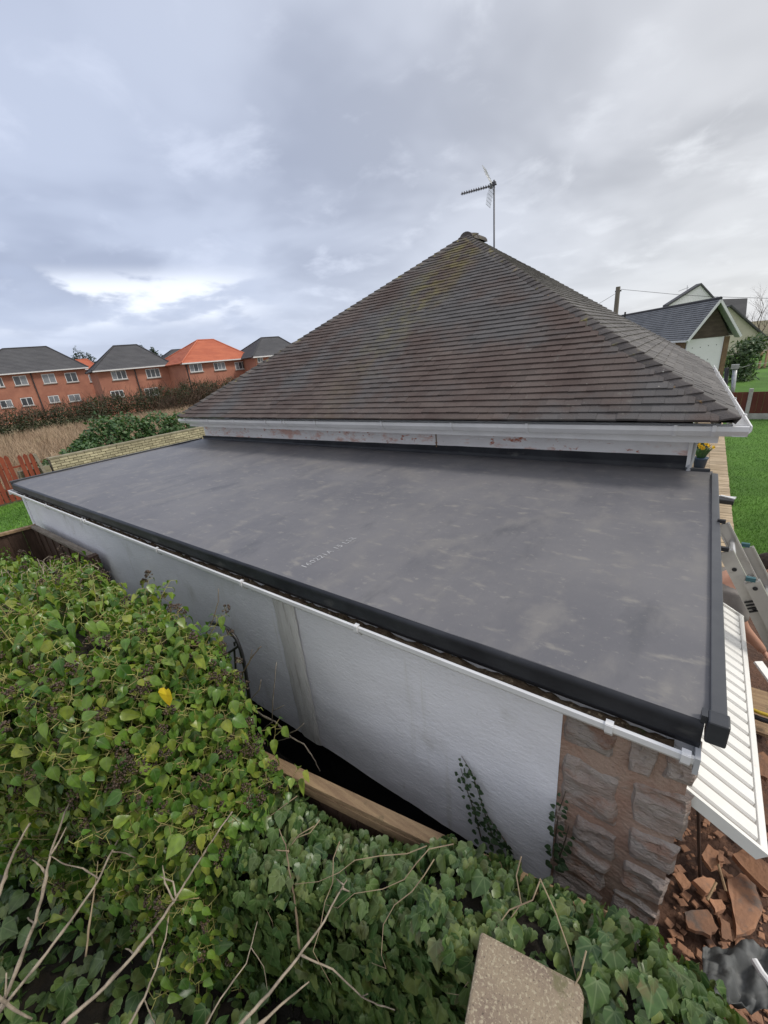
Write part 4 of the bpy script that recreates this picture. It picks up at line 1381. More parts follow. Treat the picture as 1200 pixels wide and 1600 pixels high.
tag(link('shade_leaves', bulk('shade_leaves', np.concatenate(VV), np.concatenate(FF), 'ivy_dark', np.concatenate(RR), np.concatenate(LL)), iv), kind='stuff')
n = 5200
P = np.c_[1.5 + 7.3 * r2.random(n), -2.9 + 1.9 * r2.random(n), -2.22 + 0.30 * r2.random(n) ** 2]
arr = leaf_frames(P, np.c_[r2.normal(0, 1, n), r2.normal(-.3, 1, n), r2.normal(-.3, .3, n)], np.c_[r2.normal(0, .5, n), r2.normal(-.2, .5, n), np.ones(n)], 0.05 + 0.07 * r2.random(n))
tv, tf = LT['heart']
V, F, q_ = stamp(tv, tf, arr)
tag(link('ground_ivy', bulk('ground_ivy', V, F, 'ivy_dark', q_, np.tile(tv[:, :2], (n, 1)))), kind='stuff')
yl = MB().add(*LT['heart']).build('yellow_leaf', 'yellowleaf', iv)
yp = at(264, 1088, 1.95)
yl['label'] = 'single bright yellow leaf'

# young lobed ivy over the fence
ib = thing('fence_ivy', (7.8, -0.6, BASE), 'dark green lobed ivy covering the timber fence around the concrete pier', 'ivy')
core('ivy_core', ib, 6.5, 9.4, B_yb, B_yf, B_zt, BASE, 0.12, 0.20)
P, Nn, r3 = hedge_points(9500, 6.5, 9.35, B_yb, B_yf, B_zt, BASE, 0.20, 31, 0.07, wts=(0.10, 0.36, 0.54))
dep_ = r3.random(len(P)) ** 1.6 * 0.10
P = P - Nn * dep_[:, None]
# keep the pier cap clear
inside = (P[:, 0] > 8.05) & (P[:, 0] < 8.45) & (P[:, 1] < -0.60) & (P[:, 2] > -1.0)
railclear = (P[:, 0] > 6.86) & (P[:, 0] < 7.46) & (P[:, 1] > np.interp(P[:, 0], [6.2, 8.5], [rail_y(6.2), rail_y(8.5)]) - 0.075)
ok = ~inside & ~railclear
P, Nn, dep_ = P[ok], Nn[ok], dep_[ok]
n = len(P)
topish = np.clip(Nn[:, 2], 0, 1)
tipd = np.c_[r3.normal(0, .5, n), r3.normal(-.5, .3, n) * (0.5 + topish), -1.0 + 0.75 * topish]
nm = Nn * 0.8 + np.c_[r3.normal(0, .45, n), r3.normal(-.1, .38, n), r3.normal(.55, .42, n)]
low = np.clip((-1.0 - P[:, 2]) / 0.9, 0, 1)
size = (0.030 + 0.068 * r3.random(n) ** 2.2) * (1 + 0.55 * low)
arr = leaf_frames(P, tipd, nm, size)
kk = r3.choice(['lobed', 'heart', 'lobed_curled', 'heart_curled'], n, p=[.40, .17, .28, .15])
place_leaves(ib, arr, kk, dep_ < 0.05, 'ivy_dark')
vines = MB()
for i in range(16):
    x = 6.9 + 2.2 * r3.random()
    zt_ = float(lerp_tab(B_zt, x)); yf_ = float(lerp_tab(B_yf, x)); yb_ = float(lerp_tab(B_yb, x))
    pts = []
    y = yb_ - 0.02 - .2 * r3.random(); z = zt_ + 0.02
    dxx = r3.normal(0, .05)
    for k in range(8):
        pts.append((x, y, z))
        x += dxx + r3.normal(0, .03)
        if y > yf_ - 0.02: y -= 0.07; z -= 0.02 + 0.04 * k / 8
        else: z -= 0.08
    vines.tube(pts, [0.003 - 0.0003 * k for k in range(8)], 5, False)
tag(vines.build('ivy_stems', 'twig_thin', ib), kind='stuff')

# ivy sprigs climbing the white wall
def sprig(stems, label):
    p0 = on(1, 0.03, *stems[0][0])
    root = thing('ivy_sprig', tuple(p0), label, 'ivy sprig')
    st = MB(); mm = []; kinds = []
    rr_ = np.random.default_rng(len(label))
    for line in stems:
        pts = [on(1, 0.03, *q) for q in line]
        dense = []
        for a, c in zip(pts[:-1], pts[1:]):
            for k in range(8):
                dense.append(a.lerp(c, k / 8))
        dense.append(pts[-1])
        st.tube(dense, [0.0048 * (1 - 0.65 * i / len(dense)) for i in range(len(dense))], 5)
        L_ = len(dense)
        i = 0.0
        while i < L_ - 1:
            c = dense[int(i)]
            f = i / L_
            for s_ in (-1, 1):
                if rr_.random() < .12: continue
                sz = (0.040 - 0.022 * f) * rr_.uniform(.7, 1.2)
                base = np.array(c) + np.array([s_ * rr_.uniform(.006, .024), -0.012 - .015 * rr_.random(), rr_.normal(0, .010)])
                mm.append((base, np.array([s_ * (0.8 + rr_.normal(0, .2)), -0.22, -0.45 + rr_.normal(0, .5)]), np.array([rr_.normal(0, .45), -1, .45 + rr_.normal(0, .3)]), sz))
            i += 1.5 + 0.6 * (1 - f)
    st.build('stem', 'bark', root)
    arr = leaf_frames(*(np.array([m[k] for m in mm]) for k in range(4)))
    lm = leaf_mesh('heart', 'sprig')
    for a in arr:
        o = bpy.data.objects.new('ivy_leaf', lm)
        C.objects.link(o)
        o.parent = root
        o.matrix_parent_inverse = Matrix.Translation(-root.location)
        o.matrix_basis = Matrix(a.tolist())


sprig([[(775, 1320), (762, 1285), (746, 1232), (736, 1205), (721, 1181)], [(752, 1310), (742, 1270), (728, 1230), (720, 1200)], [(800, 1345), (790, 1315), (772, 1290), (758, 1268)]],
      'tall pair of ivy shoots climbing the white garage wall')
sprig([[(866, 1345), (869, 1300), (873, 1268), (884, 1236)], [(874, 1340), (884, 1310), (889, 1290)]], 'single ivy shoot climbing beside the stone pier')

yl.matrix_basis = Matrix(leaf_frames(np.array([yp + Vector((0, 0, 0.04))]), np.array([[0.15, -0.35, -0.9]]), np.array([[0.25, -0.9, 0.45]]), np.array([0.085]))[0].tolist())

# ------------------------------------------------------------------ bare stems in the foreground
def stem(label, main, branches, d0, d1, px, m='twig', plane=None):
    """Woody stem given by where it runs in space between distance d0 (foot) and d1 (tip)."""
    def pos(q, f):
        return on(1, plane, *q) if plane is not None else at(q[0], q[1], d0 + (d1 - d0) * f)
    root = thing('bare_sapling', tuple(pos(main[0], 0)), label, 'bare stem')
    rs_ = random.Random(len(label) * 7)

    def wood(line, f0, f1, r0, r1):
        pts = []
        n_ = len(line) - 1
        for i in range(n_):
            for k in range(4):
                t_ = (i + k / 4) / n_
                q = (line[i][0] + (line[i + 1][0] - line[i][0]) * k / 4, line[i][1] + (line[i + 1][1] - line[i][1]) * k / 4)
                p_ = pos(q, f0 + (f1 - f0) * t_)
                j = r0 * 0.3
                pts.append(p_ + Vector((rs_.uniform(-j, j), rs_.uniform(-j, j), rs_.uniform(-j, j))))
        pts.append(pos(line[-1], f1))
        rad = [(r0 + (r1 - r0) * i / (len(pts) - 1)) * (1.0 + (0.35 if rs_.random() < .16 else 0)) for i in range(len(pts))]
        return MB().tube(pts, rad, 6)
    dist = d0 if plane is None else pos(main[0], 0).__sub__(CAM).dot(CF)
    r_ = px * dist / FPX / 2 * 0.78
    wood(main, 0, 1, r_, r_ * 0.45).build('stem', m, root, True)
    for br in branches:
        f, line = br
        wood(line, f, min(1, f + 0.2), r_ * 0.55, r_ * 0.3).build('side_twig', m, root, True)


stem('pale bare stem rising highest at the far left of the ivy', [(-6, 1590), (20, 1530), (55, 1440), (72, 1370), (80, 1330), (98, 1280), (116, 1234)],
     [(0.55, [(72, 1365), (60, 1350), (50, 1343)]), (0.62, [(80, 1335), (92, 1315), (104, 1292)]), (.4, [(55, 1445), (48, 1438), (43, 1434)])], 1.75, 2.05, 8)
stem('long bare stem with forked side twigs crossing the left ivy', [(0, 1580), (60, 1505), (110, 1440), (152, 1378), (176, 1328), (200, 1285), (222, 1246)],
     [(0.55, [(154, 1373), (130, 1357), (100, 1350), (76, 1336)]), (.7, [(176, 1330), (195, 1333), (212, 1340)]), (.7, [(176, 1330), (173, 1313)])], 1.7, 2.1, 6.5)
stem('thick bare stem with crooked spurs in the middle of the ivy', [(96, 1602), (150, 1555), (205, 1498), (250, 1440), (272, 1408), (295, 1370), (330, 1315), (363, 1268)],
     [(.5, [(272, 1408), (258, 1380), (254, 1352)]), (.52, [(275, 1400), (270, 1378), (250, 1369)]), (.45, [(250, 1442), (236, 1455), (240, 1480)]), (.35, [(210, 1492), (204, 1485), (196, 1482)])], 1.65, 2.05, 8)
stem('bare stem curving up beside the crooked spurs', [(200, 1605), (225, 1560), (245, 1510), (258, 1468), (265, 1425)], [(.5, [(225, 1560), (237, 1590), (245, 1605)])], 1.65, 1.95, 5.5)
stem('straight pale stem leaning right with a forked end low in the ivy', [(372, 1604), (420, 1552), (465, 1497), (500, 1450), (525, 1405), (542, 1375)],
     [(.85, [(535, 1388), (560, 1400), (580, 1418), (602, 1440)]), (.85, [(537, 1383), (525, 1373)])], 1.6, 2.0, 7.5)
stem('short pale cut stem at the bottom edge of the ivy', [(398, 1608), (440, 1570), (483, 1534)], [], 1.6, 1.8, 7)
stem('slender stem running right and down below the forked stem', [(470, 1492), (520, 1515), (565, 1557), (590, 1570), (617, 1578)], [(.5, [(565, 1557), (575, 1553)])], 1.9, 1.75, 4)
stem('short bare stem cut off by the left edge of the photo', [(-12, 1420), (8, 1370), (22, 1330), (47, 1286)], [], 1.8, 1.95, 8)
stem('thin upright stem among the dark leaves near the fence end', [(468, 1482), (462, 1420), (452, 1360), (446, 1320), (436, 1295)], [(.4, [(452, 1330), (430, 1328)])], 2.0, 2.1, 4.5, 'twig_thin')
stem('thin dry stem hanging in the shade below the long stem', [(134, 1495), (140, 1440), (148, 1390), (153, 1345)], [], 1.95, 2.05, 4, 'twig_thin')
stem('thin upright stem near the bottom edge of the photo', [(318, 1608), (345, 1560), (385, 1505), (402, 1440)], [(.6, [(392, 1480), (412, 1510), (418, 1548)])], 1.75, 1.95, 4, 'twig')
stem('knobbly low root at the bottom left corner', [(-10, 1552), (15, 1572), (50, 1592)], [(.5, [(8, 1560), (10, 1520)])], 1.6, 1.65, 9)
stem('wiry forked stem reaching across the dark gap to the garage wall', [(388, 1102), (410, 1118), (430, 1128), (455, 1152), (475, 1163), (490, 1185), (500, 1205)],
     [(.3, [(425, 1124), (427, 1085), (432, 1035)]), (.35, [(428, 1110), (444, 1102)]), (.35, [(425, 1128), (408, 1142), (392, 1151)]), (.55, [(455, 1152), (433, 1158), (425, 1185), (418, 1200)]), (.5, [(452, 1146), (465, 1140), (475, 1130)])], 0, 0, 3.6, 'twig', plane=-0.33)
stem('thin dry stems beside the iron arch', [(372, 1085), (380, 1050), (395, 1025), (408, 1010)], [(.5, [(378, 1052), (390, 1035), (394, 1015)]), (.2, [(372, 1080), (370, 1050)]), (.3, [(390, 1095), (405, 1078), (408, 1062)])], 0, 0, 3, 'twig_thin', plane=-0.45)
stem('fine bare shoot above the ivy against the white wall', [(322, 990), (333, 968), (341, 940), (341, 920)], [(.2, [(326, 985), (338, 982)])], 0, 0, 2.2, 'twig_thin', plane=-0.5)

# dry tangle at the far left of the ivy
dt = MB()
rs = random.Random(5)
for i in range(190):
    bx_, by_ = rs.uniform(-20, 105), rs.uniform(900, 980)
    if rs.random() < .3: bx_, by_ = rs.uniform(60, 160), rs.uniform(885, 915)
    p_ = on(2, rs.uniform(-.32, -.14), bx_, by_)
    a = rs.uniform(0, 6.28)
    l = rs.uniform(.06, .17)
    v1 = Vector((math.cos(a) * l, math.sin(a) * l * .6, rs.uniform(-.02, .12)))
    dt.tube([p_, p_ + v1 * .5 + Vector((0, 0, .03)), p_ + v1], [0.004, 0.0032, 0.0015], 4, False)
tag(dt.build('dry_stalks', 'twig', None), kind='stuff')

# ------------------------------------------------------------------ brick houses beyond the field
def house(label, cl, d, xr, ridge, ridge_d, wall, roof, wins, pipes=(), az=R(15), deep=8.5, ends=()):
    """cl: pixel of the left front eave corner at distance d; xr: pixel column of the right front corner; ridge: (xl, xr, y) pixels."""
    P = at(cl[0], cl[1], d)
    u = Vector((math.sin(az), math.cos(az), 0)); n = Vector((math.cos(az), -math.sin(az), 0))
    t = 1.0
    while t < 40 and pix(P + u * t)[0] < xr:
        t += 0.05
    L_ = t
    root = thing('brick_house', (P.x - n.x * deep / 2 + u.x * L_ / 2, P.y - n.y * deep / 2 + u.y * L_ / 2, GZ), label, 'house')
    ez = P.z
    rz = at(ridge[0], ridge[2], ridge_d).z

    def pt(s, k, z):
        q = P + u * s - n * k
        return Vector((q.x, q.y, z))
    wm = MB()
    wm.hexa([pt(0, 0, GZ), pt(L_, 0, GZ), pt(L_, deep, GZ), pt(0, deep, GZ), pt(0, 0, ez), pt(L_, 0, ez), pt(L_, deep, ez), pt(0, deep, ez)])
    wm.build('wall', wall, root)
    # hipped roof
    def sr(px):
        for q in np.arange(0, L_, 0.05):
            if pix(pt(q, deep / 2, rz))[0] >= px:
                return q
        return L_ * 0.7
    s0, s1 = sr(ridge[0]), sr(ridge[1])
    o_ = 0.4
    e = [pt(-o_, -o_, ez), pt(L_ + o_, -o_, ez), pt(L_ + o_, deep + o_, ez), pt(-o_, deep + o_, ez)]
    a, b_ = pt(s0, deep / 2, rz), pt(s1, deep / 2, rz)
    e2 = [q - Vector((0, 0, 0.10)) for q in e]
    rf = MB().add(e + [a, b_] + e2, [(0, 1, 5, 4), (1, 2, 5), (2, 3, 4, 5), (3, 0, 4), (6, 7, 1, 0), (7, 8, 2, 1), (8, 9, 3, 2), (9, 6, 0, 3), (9, 8, 7, 6)]).build('roof', roof, root)
    # course steps on the two faces that are seen
    cs = MB()
    for (A, B_, T0, T1) in ((e[0], e[1], a, b_), (e[3], e[0], a, a)):
        nn = (B_ - A).cross(T0 - A).normalized()
        for i in range(1, 18):
            f = i / 18
            p, q = A.lerp(T0, f), B_.lerp(T1, f)
            cs.bar(p + nn * 0.01, q + nn * 0.01, 0.03, 0.035)
    tag(cs.build('roof_courses', roof, rf), kind='stuff')
    hp = MB()
    for p, q in ((e[0], a), (e[1], b_), (a, b_), (e[2], b_), (e[3], a)):
        hp.tube([p, q], 0.10, 5)
    hp.build('ridge_tiles', 'slate_ridge' if roof == 'roof_slate' else roof, rf)
    gt = MB().bar(pt(-o_, -o_ - .05, ez - 0.10), pt(L_ + o_, -o_ - .05, ez - 0.10), 0.12, 0.13)
    gt.build('gutter', 'upvc', root)
    MB().bar(pt(-o_, -.15, ez - 0.16), pt(L_ + o_, -.15, ez - 0.16), 0.5, 0.02).build('soffit', 'upvc', root)

    def onface(x, y):
        dd = ray(x, y)
        k = (P - CAM).dot(n) / dd.dot(n)
        q = CAM + dd * k
        return (q - P).dot(u), q.z
    for (x0, y0, x1, y1, panes) in wins:
        sa, za = onface(x0, (y0 + y1) / 2); sb, zb = onface(x1, (y0 + y1) / 2)
        zt = onface((x0 + x1) / 2, y0)[1]; zl = onface((x0 + x1) / 2, y1)[1]
        fw = 0.07
        fr = MB()
        fr.hexa([pt(sa, -.03, zl), pt(sb, -.03, zl), pt(sb, 0.05, zl), pt(sa, 0.05, zl), pt(sa, -.03, zt), pt(sb, -.03, zt), pt(sb, 0.05, zt), pt(sa, 0.05, zt)])
        f_ = fr.build('window', 'upvc', root)
        wd = (sb - sa - fw) / panes
        for k in range(panes):
            pa = sa + fw + k * wd; pb = pa + wd - fw
            g_ = MB()
            g_.hexa([pt(pa, -.036, zl + fw), pt(pb, -.036, zl + fw), pt(pb, -.031, zl + fw), pt(pa, -.031, zl + fw), pt(pa, -.036, zt - fw), pt(pb, -.036, zt - fw), pt(pb, -.031, zt - fw), pt(pa, -.031, zt - fw)])
            g_.build('pane', 'curtain' if random.random() < .55 else 'glass', f_)
        sl_ = MB().bar(pt(sa - .08, -.06, zl - .05), pt(sb + .08, -.06, zl - .05), 0.12, 0.08).build('window_sill', 'concrete', f_)
        MB().bar(pt(sa - .12, -.012, zt + .10), pt(sb + .12, -.012, zt + .10), 0.03, 0.14).build('lintel', wall, f_)
    for x in pipes:
        s_, _ = onface(x, P.z and cl[1] + 6)
        MB().tube([pt(s_, -.08, GZ), pt(s_, -.08, ez - .1)], 0.06, 6).build('downpipe', 'slate_ridge', root)
    return root


house('long red brick house with dark grey hipped roof at the left edge of the photo', (-70, 590, )[:2], 47, 131, (4, 72, 544), 51, 'brick_red', 'roof_slate',
      [(-8, 590, 5, 605, 2), (21, 587, 43, 602, 2), (66, 584, 87, 599, 2), (102, 582, 121, 597, 2), (0, 625, 20, 637, 2), (33, 621, 52, 634, 2), (76, 618, 93, 629, 2), (107, 616, 126, 627, 2)], pipes=(52,))
house('red brick house with grey hipped roof and two triple windows between its neighbours', (150, 579), 46, 263, (177, 213, 541), 50, 'brick_red', 'roof_slate',
      [(174, 579, 198, 593, 3), (228, 576, 250, 590, 3), (173, 610, 194, 621, 3), (226, 606, 248, 618, 3)], pipes=(212,))
house('red brick house with bright orange hipped roof', (287, 567), 47, 389, (308, 333, 531), 51, 'brick_red', 'roof_orange',
      [(296, 568, 316, 581, 3), (334, 566, 352, 578, 3), (367, 565, 384, 577, 3)], pipes=(291,), az=R(6))
house('red brick house with blue grey hipped roof half hidden by the tiled roof', (398, 557), 49, 470, (408, 435, 528), 53, 'brick_red', 'roof_slate', [(402, 558, 411, 566, 2), (436, 556, 450, 567, 3)])
house('distant brick house whose grey roof shows left of the orange roof', (256, 567), 62, 330, (268, 300, 547), 66, 'brick_red', 'roof_slate', [])
house('narrow brick house in the gap between the two grey roofed houses', (112, 578), 60, 150, (118, 136, 563), 64, 'brick_red', 'roof_orange', [(124, 585, 131, 597, 1), (139, 585, 145, 597, 1)])


# ------------------------------------------------------------------ foliage masses
def cloud(root, name, blobs, n, size, kind, m, seed, hollow=0.55, droop=0.0):
    r_ = np.random.default_rng(seed)
    vol = np.array([b_[3] * b_[4] * b_[5] for b_ in blobs]) ** (2 / 3)
    idx = r_.choice(len(blobs), n, p=vol / vol.sum())
    Bm = np.array(blobs)[idx]
    d = norm(r_.normal(0, 1, (n, 3)))
    rad = hollow + (1 - hollow) * r_.random(n) ** 0.6
    P_ = Bm[:, :3] + d * rad[:, None] * Bm[:, 3:6]
    P_ += r_.normal(0, 0.05, (n, 3)) * Bm[:, 3:6]
    nm_ = d + np.c_[r_.normal(0, .6, n), r_.normal(0, .6, n), r_.normal(.5, .5, n)]
    tp = np.c_[r_.normal(0, 1, n), r_.normal(0, 1, n), r_.normal(-.2 - droop, .6, n)]
    a = leaf_frames(P_, tp, nm_, size * (0.6 + 0.8 * r_.random(n)))
    tv, tf = LT[kind]
    V_, F_, q_ = stamp(tv, tf, a)
    return tag(link(name, bulk(name, V_, F_, m, q_), root), kind='stuff')


def branches(root, name, base, h, n, spread, r0, seed, m='bark', levels=2):
    rs_ = random.Random(seed)
    mb = MB()

    def grow(p, d, l, r_, lev):
        pts = [p]
        for k in range(4):
            d = (d + Vector((rs_.uniform(-.18, .18), rs_.uniform(-.18, .18), rs_.uniform(-.05, .12)))).normalized()
            pts.append(pts[-1] + d * l / 4)
        mb.tube(pts, [r_ * (1 - 0.16 * k) for k in range(5)], 5 if lev > 1 else 4, False)
        if lev > 0:
            for k in range(n if lev == levels else n - 1):
                a = rs_.uniform(0, 6.28)
                d2 = (d + Vector((math.cos(a), math.sin(a), rs_.uniform(.0, .5))) * spread).normalized()
                grow(pts[rs_.randint(2, 4)], d2, l * rs_.uniform(.5, .75), r_ * 0.45, lev - 1)
    grow(Vector(base), Vector((0, 0, 1)), h, r0, levels)
    return mb.build(name, m, root)


# hedgerow in front of the houses
hr = thing('hedgerow', (-36, 15, GZ), 'long dark straggly hedgerow between the dry field and the brick houses', 'hedge')
bl = []
rs = random.Random(9)
for i in range(46):
    y = 2.5 + i * 0.62
    zt = np.interp(y, [2, 7, 14, 23, 30], [-0.1, 0.0, 0.35, 0.75, 0.55]) + rs.uniform(-.35, .25)
    hh = (zt - GZ) / 2
    bl.append((-36 + rs.uniform(-.8, .8), y, GZ + hh, rs.uniform(.8, 1.4), rs.uniform(.7, 1.2), hh))
cloud(hr, 'hedge_foliage', bl, 21000, 0.20, 'simple', 'hedge_leaf', 3)
mb = MB()
for i in range(1500):
    b_ = rs.choice(bl)
    p_ = Vector((b_[0] + rs.gauss(0, .8), b_[1] + rs.gauss(0, .6), GZ + rs.uniform(.8, 2 * b_[5] * .9)))
    mb.tube([p_, p_ + Vector((rs.uniform(-.4, .6), rs.uniform(-.5, .5), rs.uniform(.4, .95)))], [0.018, 0.008], 3, False)
tag(mb.build('hedge_twigs', 'bramble', hr), kind='stuff')
mb = MB()
for i in range(1700):
    y = 18 + 12 * rs.random()
    p_ = Vector((-34.5 + rs.gauss(0, .9), y, GZ + rs.uniform(.2, 1.9 - 1.2 * abs(y - 24) / 8)))
    mb.tube([p_, p_ + Vector((rs.uniform(-.3, .6), rs.uniform(-.5, .5), rs.uniform(.3, .9)))], [0.02, 0.01], 3, False)
bb = thing('bramble_bush', (-34.5, 24, GZ), 'brown leafless bramble bush below the orange roofed house', 'bush')
tag(mb.build('bramble_stems', 'bramble', bb), kind='stuff')

# green shrubs behind the brick wall
for lab, bs, sd_, nn in (('low spreading green shrub nearest the red picket fence', [(-12.2, 3.7, -1.75, .8, .8, .50), (-12.0, 4.7, -1.6, .9, .9, .75)], 1, 2600),
                         ('tall rounded green shrub behind the middle of the brick wall', [(-12.6, 6.0, -1.35, 1.0, .95, 1.35), (-13.0, 7.0, -1.35, 1.2, 1.0, 1.30), (-12.6, 5.2, -1.5, .8, .7, 0.95)], 2, 4600),
                         ('dense green shrub behind the wall next to the white bungalow', [(-12.6, 8.3, -1.35, 1.1, 1.0, 1.15), (-12.6, 9.5, -1.4, 1.1, 1.1, 1.05), (-12.6, 11.0, -1.45, 1.1, 1.2, .95)], 3, 4600)):
    t_ = thing('shrub', (bs[0][0], bs[0][1], GZ), lab, 'shrub')
    cloud(t_, 'foliage', bs, nn, 0.13, 'mature', 'laurel', sd_ + 40, 0.7)
    mb = MB()
    for (x, y, z, a, b_, c) in bs:
        for k in range(7):
            an_ = rs.uniform(0, 6.28)
            mb.tube([(x, y, GZ), (x + math.cos(an_) * a * .4, y + math.sin(an_) * b_ * .4, z), (x + math.cos(an_) * a * .8, y + math.sin(an_) * b_ * .8, z + c * .5)], [.03, .02, .008], 5, False)
    mb.build('shrub_stems', 'bark', t_)

# dark trees between the houses, right hand trees
for lab, px_, py_, d, w_, h, sd_ in (('dark conifer clump between the two grey roofed houses', 124, 552, 72, 1.6, 8.2, 1), ('dark broad evergreen beside the left gable gap', 142, 560, 70, 2.3, 7.2, 2),
                                     ('dark spiky conifer right of the middle grey roof', 232, 546, 75, 1.5, 8.4, 3), ('small dark conifer before the orange roof', 248, 552, 75, 1.8, 7.6, 4)):
    tp_ = at(px_, py_, d)
    t_ = thing('conifer', (tp_.x, tp_.y, GZ), lab, 'tree')
    bs = []
    for k in range(9):
        f = k / 8
        bs.append((tp_.x + random.uniform(-.5, .5) * w_, tp_.y + random.uniform(-.7, .7) * w_, tp_.z - h * .62 * f + .2, w_ * (.22 + .8 * f), w_ * (.22 + .8 * f), h * .13))
    cloud(t_, 'crown', bs, 2600, 0.34, 'simple', 'conifer', sd_ + 70, .3)
    MB().tube([(tp_.x, tp_.y, GZ), (tp_.x, tp_.y, tp_.z - h * .2)], [.25, .08], 6).build('trunk', 'bark', t_)
tp_ = at(155, 570, 66)
t_ = thing('bare_tree', (tp_.x, tp_.y, GZ), 'leafless rounded tree behind the dark conifers between the houses', 'tree')
branches(t_, 'trunk', (tp_.x, tp_.y, GZ), 4.2, 5, 1.0, .2, 5, levels=4)
for lab, px_, d, h, sd_ in (('tall leafless tree on the right behind the cream house', 1192, 52, 3.1, 7), ('smaller leafless tree at the right edge of the photo', 1215, 50, 2.9, 11)):
    tp_ = at(px_, 520, d)
    t_ = thing('bare_tree', (tp_.x, tp_.y, GZ), lab, 'tree')
    branches(t_, 'trunk', (tp_.x, tp_.y, GZ), h, 5, .8, .11, sd_, levels=4)

# ------------------------------------------------------------------ neighbours on the right
nb = thing('neighbour_garage', (8.6, 30, GZ), 'white boarded building with brown gable and grey tiled roof behind the bungalow', 'outbuilding')
gdir = Vector((0.86, 0.51, 0)).normalized(); rdir = Vector((-0.51, 0.86, 0))
LC = at(1076, 531, 22)
W_ = 1.0
while pix(LC + gdir * W_)[0] < 1156 and W_ < 9:
    W_ += 0.02
RC = LC + gdir * W_
MID = (LC + RC) / 2
apx = at(1134, 469, 22.6).z
AP = Vector((MID.x, MID.y, apx))
LEN = 3.0
while pix(AP + rdir * LEN)[0] > 955 and LEN < 26:
    LEN += 0.05
back_ = rdir * LEN
ins = rdir * 0.45


def nbp(s, z, k=0.0):
    q = LC + gdir * s + rdir * k
    return Vector((q.x, q.y, z))


ezn = LC.z
o8 = 0.22
# gable cladding, white board, piers
MB().add([nbp(o8, ezn, .45), nbp(W_ - o8, ezn, .45), nbp(W_ / 2, apx - .12, .45), nbp(o8, ezn, .55), nbp(W_ - o8, ezn, .55), nbp(W_ / 2, apx - .12, .55)], [(0, 1, 2), (5, 4, 3), (0, 3, 4, 1), (1, 4, 5, 2), (2, 5, 3, 0)]).build('gable_cladding', 'brownboard', nb)
q = MB()
q.hexa([nbp(o8, GZ + .2, .48), nbp(W_ - .45, GZ + .2, .48), nbp(W_ - .45, GZ + .2, .56), nbp(o8, GZ + .2, .56), nbp(o8, ezn - .01, .48), nbp(W_ - .45, ezn - .01, .48), nbp(W_ - .45, ezn - .01, .56), nbp(o8, ezn - .01, .56)])
q.build('white_board', 'whitewall', nb)
for (fx, fz) in ((.16, .82), (.38, .82), (.6, .84), (.82, .84), (.34, .52), (.64, .56), (.2, .5)):
    c = nbp(o8 + (W_ - .45 - o8) * fx, GZ + .2 + (ezn - GZ - .2) * fz, .465)
    MB().tube([c, c + rdir * .03], .022, 6).build('bolt', 'iron', nb)
q = MB()
q.hexa([nbp(W_ - .44, GZ - .3, .42), nbp(W_ - .2, GZ - .3, .42), nbp(W_ - .2, GZ - .3, .9), nbp(W_ - .44, GZ - .3, .9), nbp(W_ - .44, ezn - .02, .42), nbp(W_ - .2, ezn - .02, .42), nbp(W_ - .2, ezn - .02, .9), nbp(W_ - .44, ezn - .02, .9)])
q.build('brick_pier', 'brown_brick', nb)
q = MB()
q.hexa([nbp(.18, GZ, .6), nbp(W_ - .2, GZ, .95), nbp(W_ - .2, GZ, LEN - .3), nbp(.18, GZ, LEN - .3), nbp(.18, ezn - .02, .6), nbp(W_ - .2, ezn - .02, .95), nbp(W_ - .2, ezn - .02, LEN - .3), nbp(.18, ezn - .02, LEN - .3)])
q.build('side_wall', 'whitewall', nb)
MB().hexa([nbp(.165, GZ, .6), nbp(.24, GZ, .6), nbp(.24, GZ, 1.5), nbp(.165, GZ, 1.5), nbp(.165, ezn - .03, .6), nbp(.24, ezn - .03, .6), nbp(.24, ezn - .03, 1.5), nbp(.165, ezn - .03, 1.5)]).build('brick_pier', 'brown_brick', nb)
# roof: courses of tiles as stepped strips
for side_ in (0, 1):
    e0 = nbp(-.05, ezn - .02) if side_ == 0 else nbp(W_ + .05, ezn - .02)
    NC = 17
    nn = None
    for i in range(NC):
        a = e0.lerp(AP, i / NC); c = e0.lerp(AP, (i + 1.25) / NC)
        slope = (AP - e0).normalized()
        nn = slope.cross(rdir) if side_ else rdir.cross(slope)
        nn = nn if nn.z > 0 else -nn
        q = MB()
        q.hexa([a + nn * .045, a + nn * .045 + back_, a + nn * .075 + back_, a + nn * .075, c + nn * .0, c + nn * .0 + back_, c + nn * .03 + back_, c + nn * .03])
        q.build('tile_course', 'roof_light', nb)
    q = MB().bar(e0 - rdir * .03 + Vector((0, 0, -.06)), AP - rdir * .03 + Vector((0, 0, -.04)), .05, .11, up=(0, 0, 1))
    q.build('barge_board', 'upvc', nb)
    q = MB()
    q.add([e0 + Vector((0, 0, -.10)), AP + Vector((0, 0, -.10)), AP + ins + Vector((0, 0, -.10)), e0 + ins + Vector((0, 0, -.10))], [(0, 1, 2, 3)]).build('soffit', 'soffit', nb)
MB().tube([AP + Vector((0, 0, .05)), AP + back_ + Vector((0, 0, .05))], .09, 6).build('ridge_tiles', 'slate_ridge', nb)
MB().bar(nbp(-.08, ezn - .06, .0), nbp(-.08, ezn - .06, LEN), .08, .10).build('gutter', 'upvc', nb)
c = nbp(W_ * .35, apx - .35, LEN * .55)
vent = at(976, 497, 26)
MB().tube([vent - Vector((0, 0, .6)), vent + Vector((0, 0, .35))], .05, 6).build('vent_pipe', 'iron', nb)

ch = thing('cream_house', (8.5, 44, GZ), 'cream rendered house with dark steep roofs behind the white boarded building', 'house')


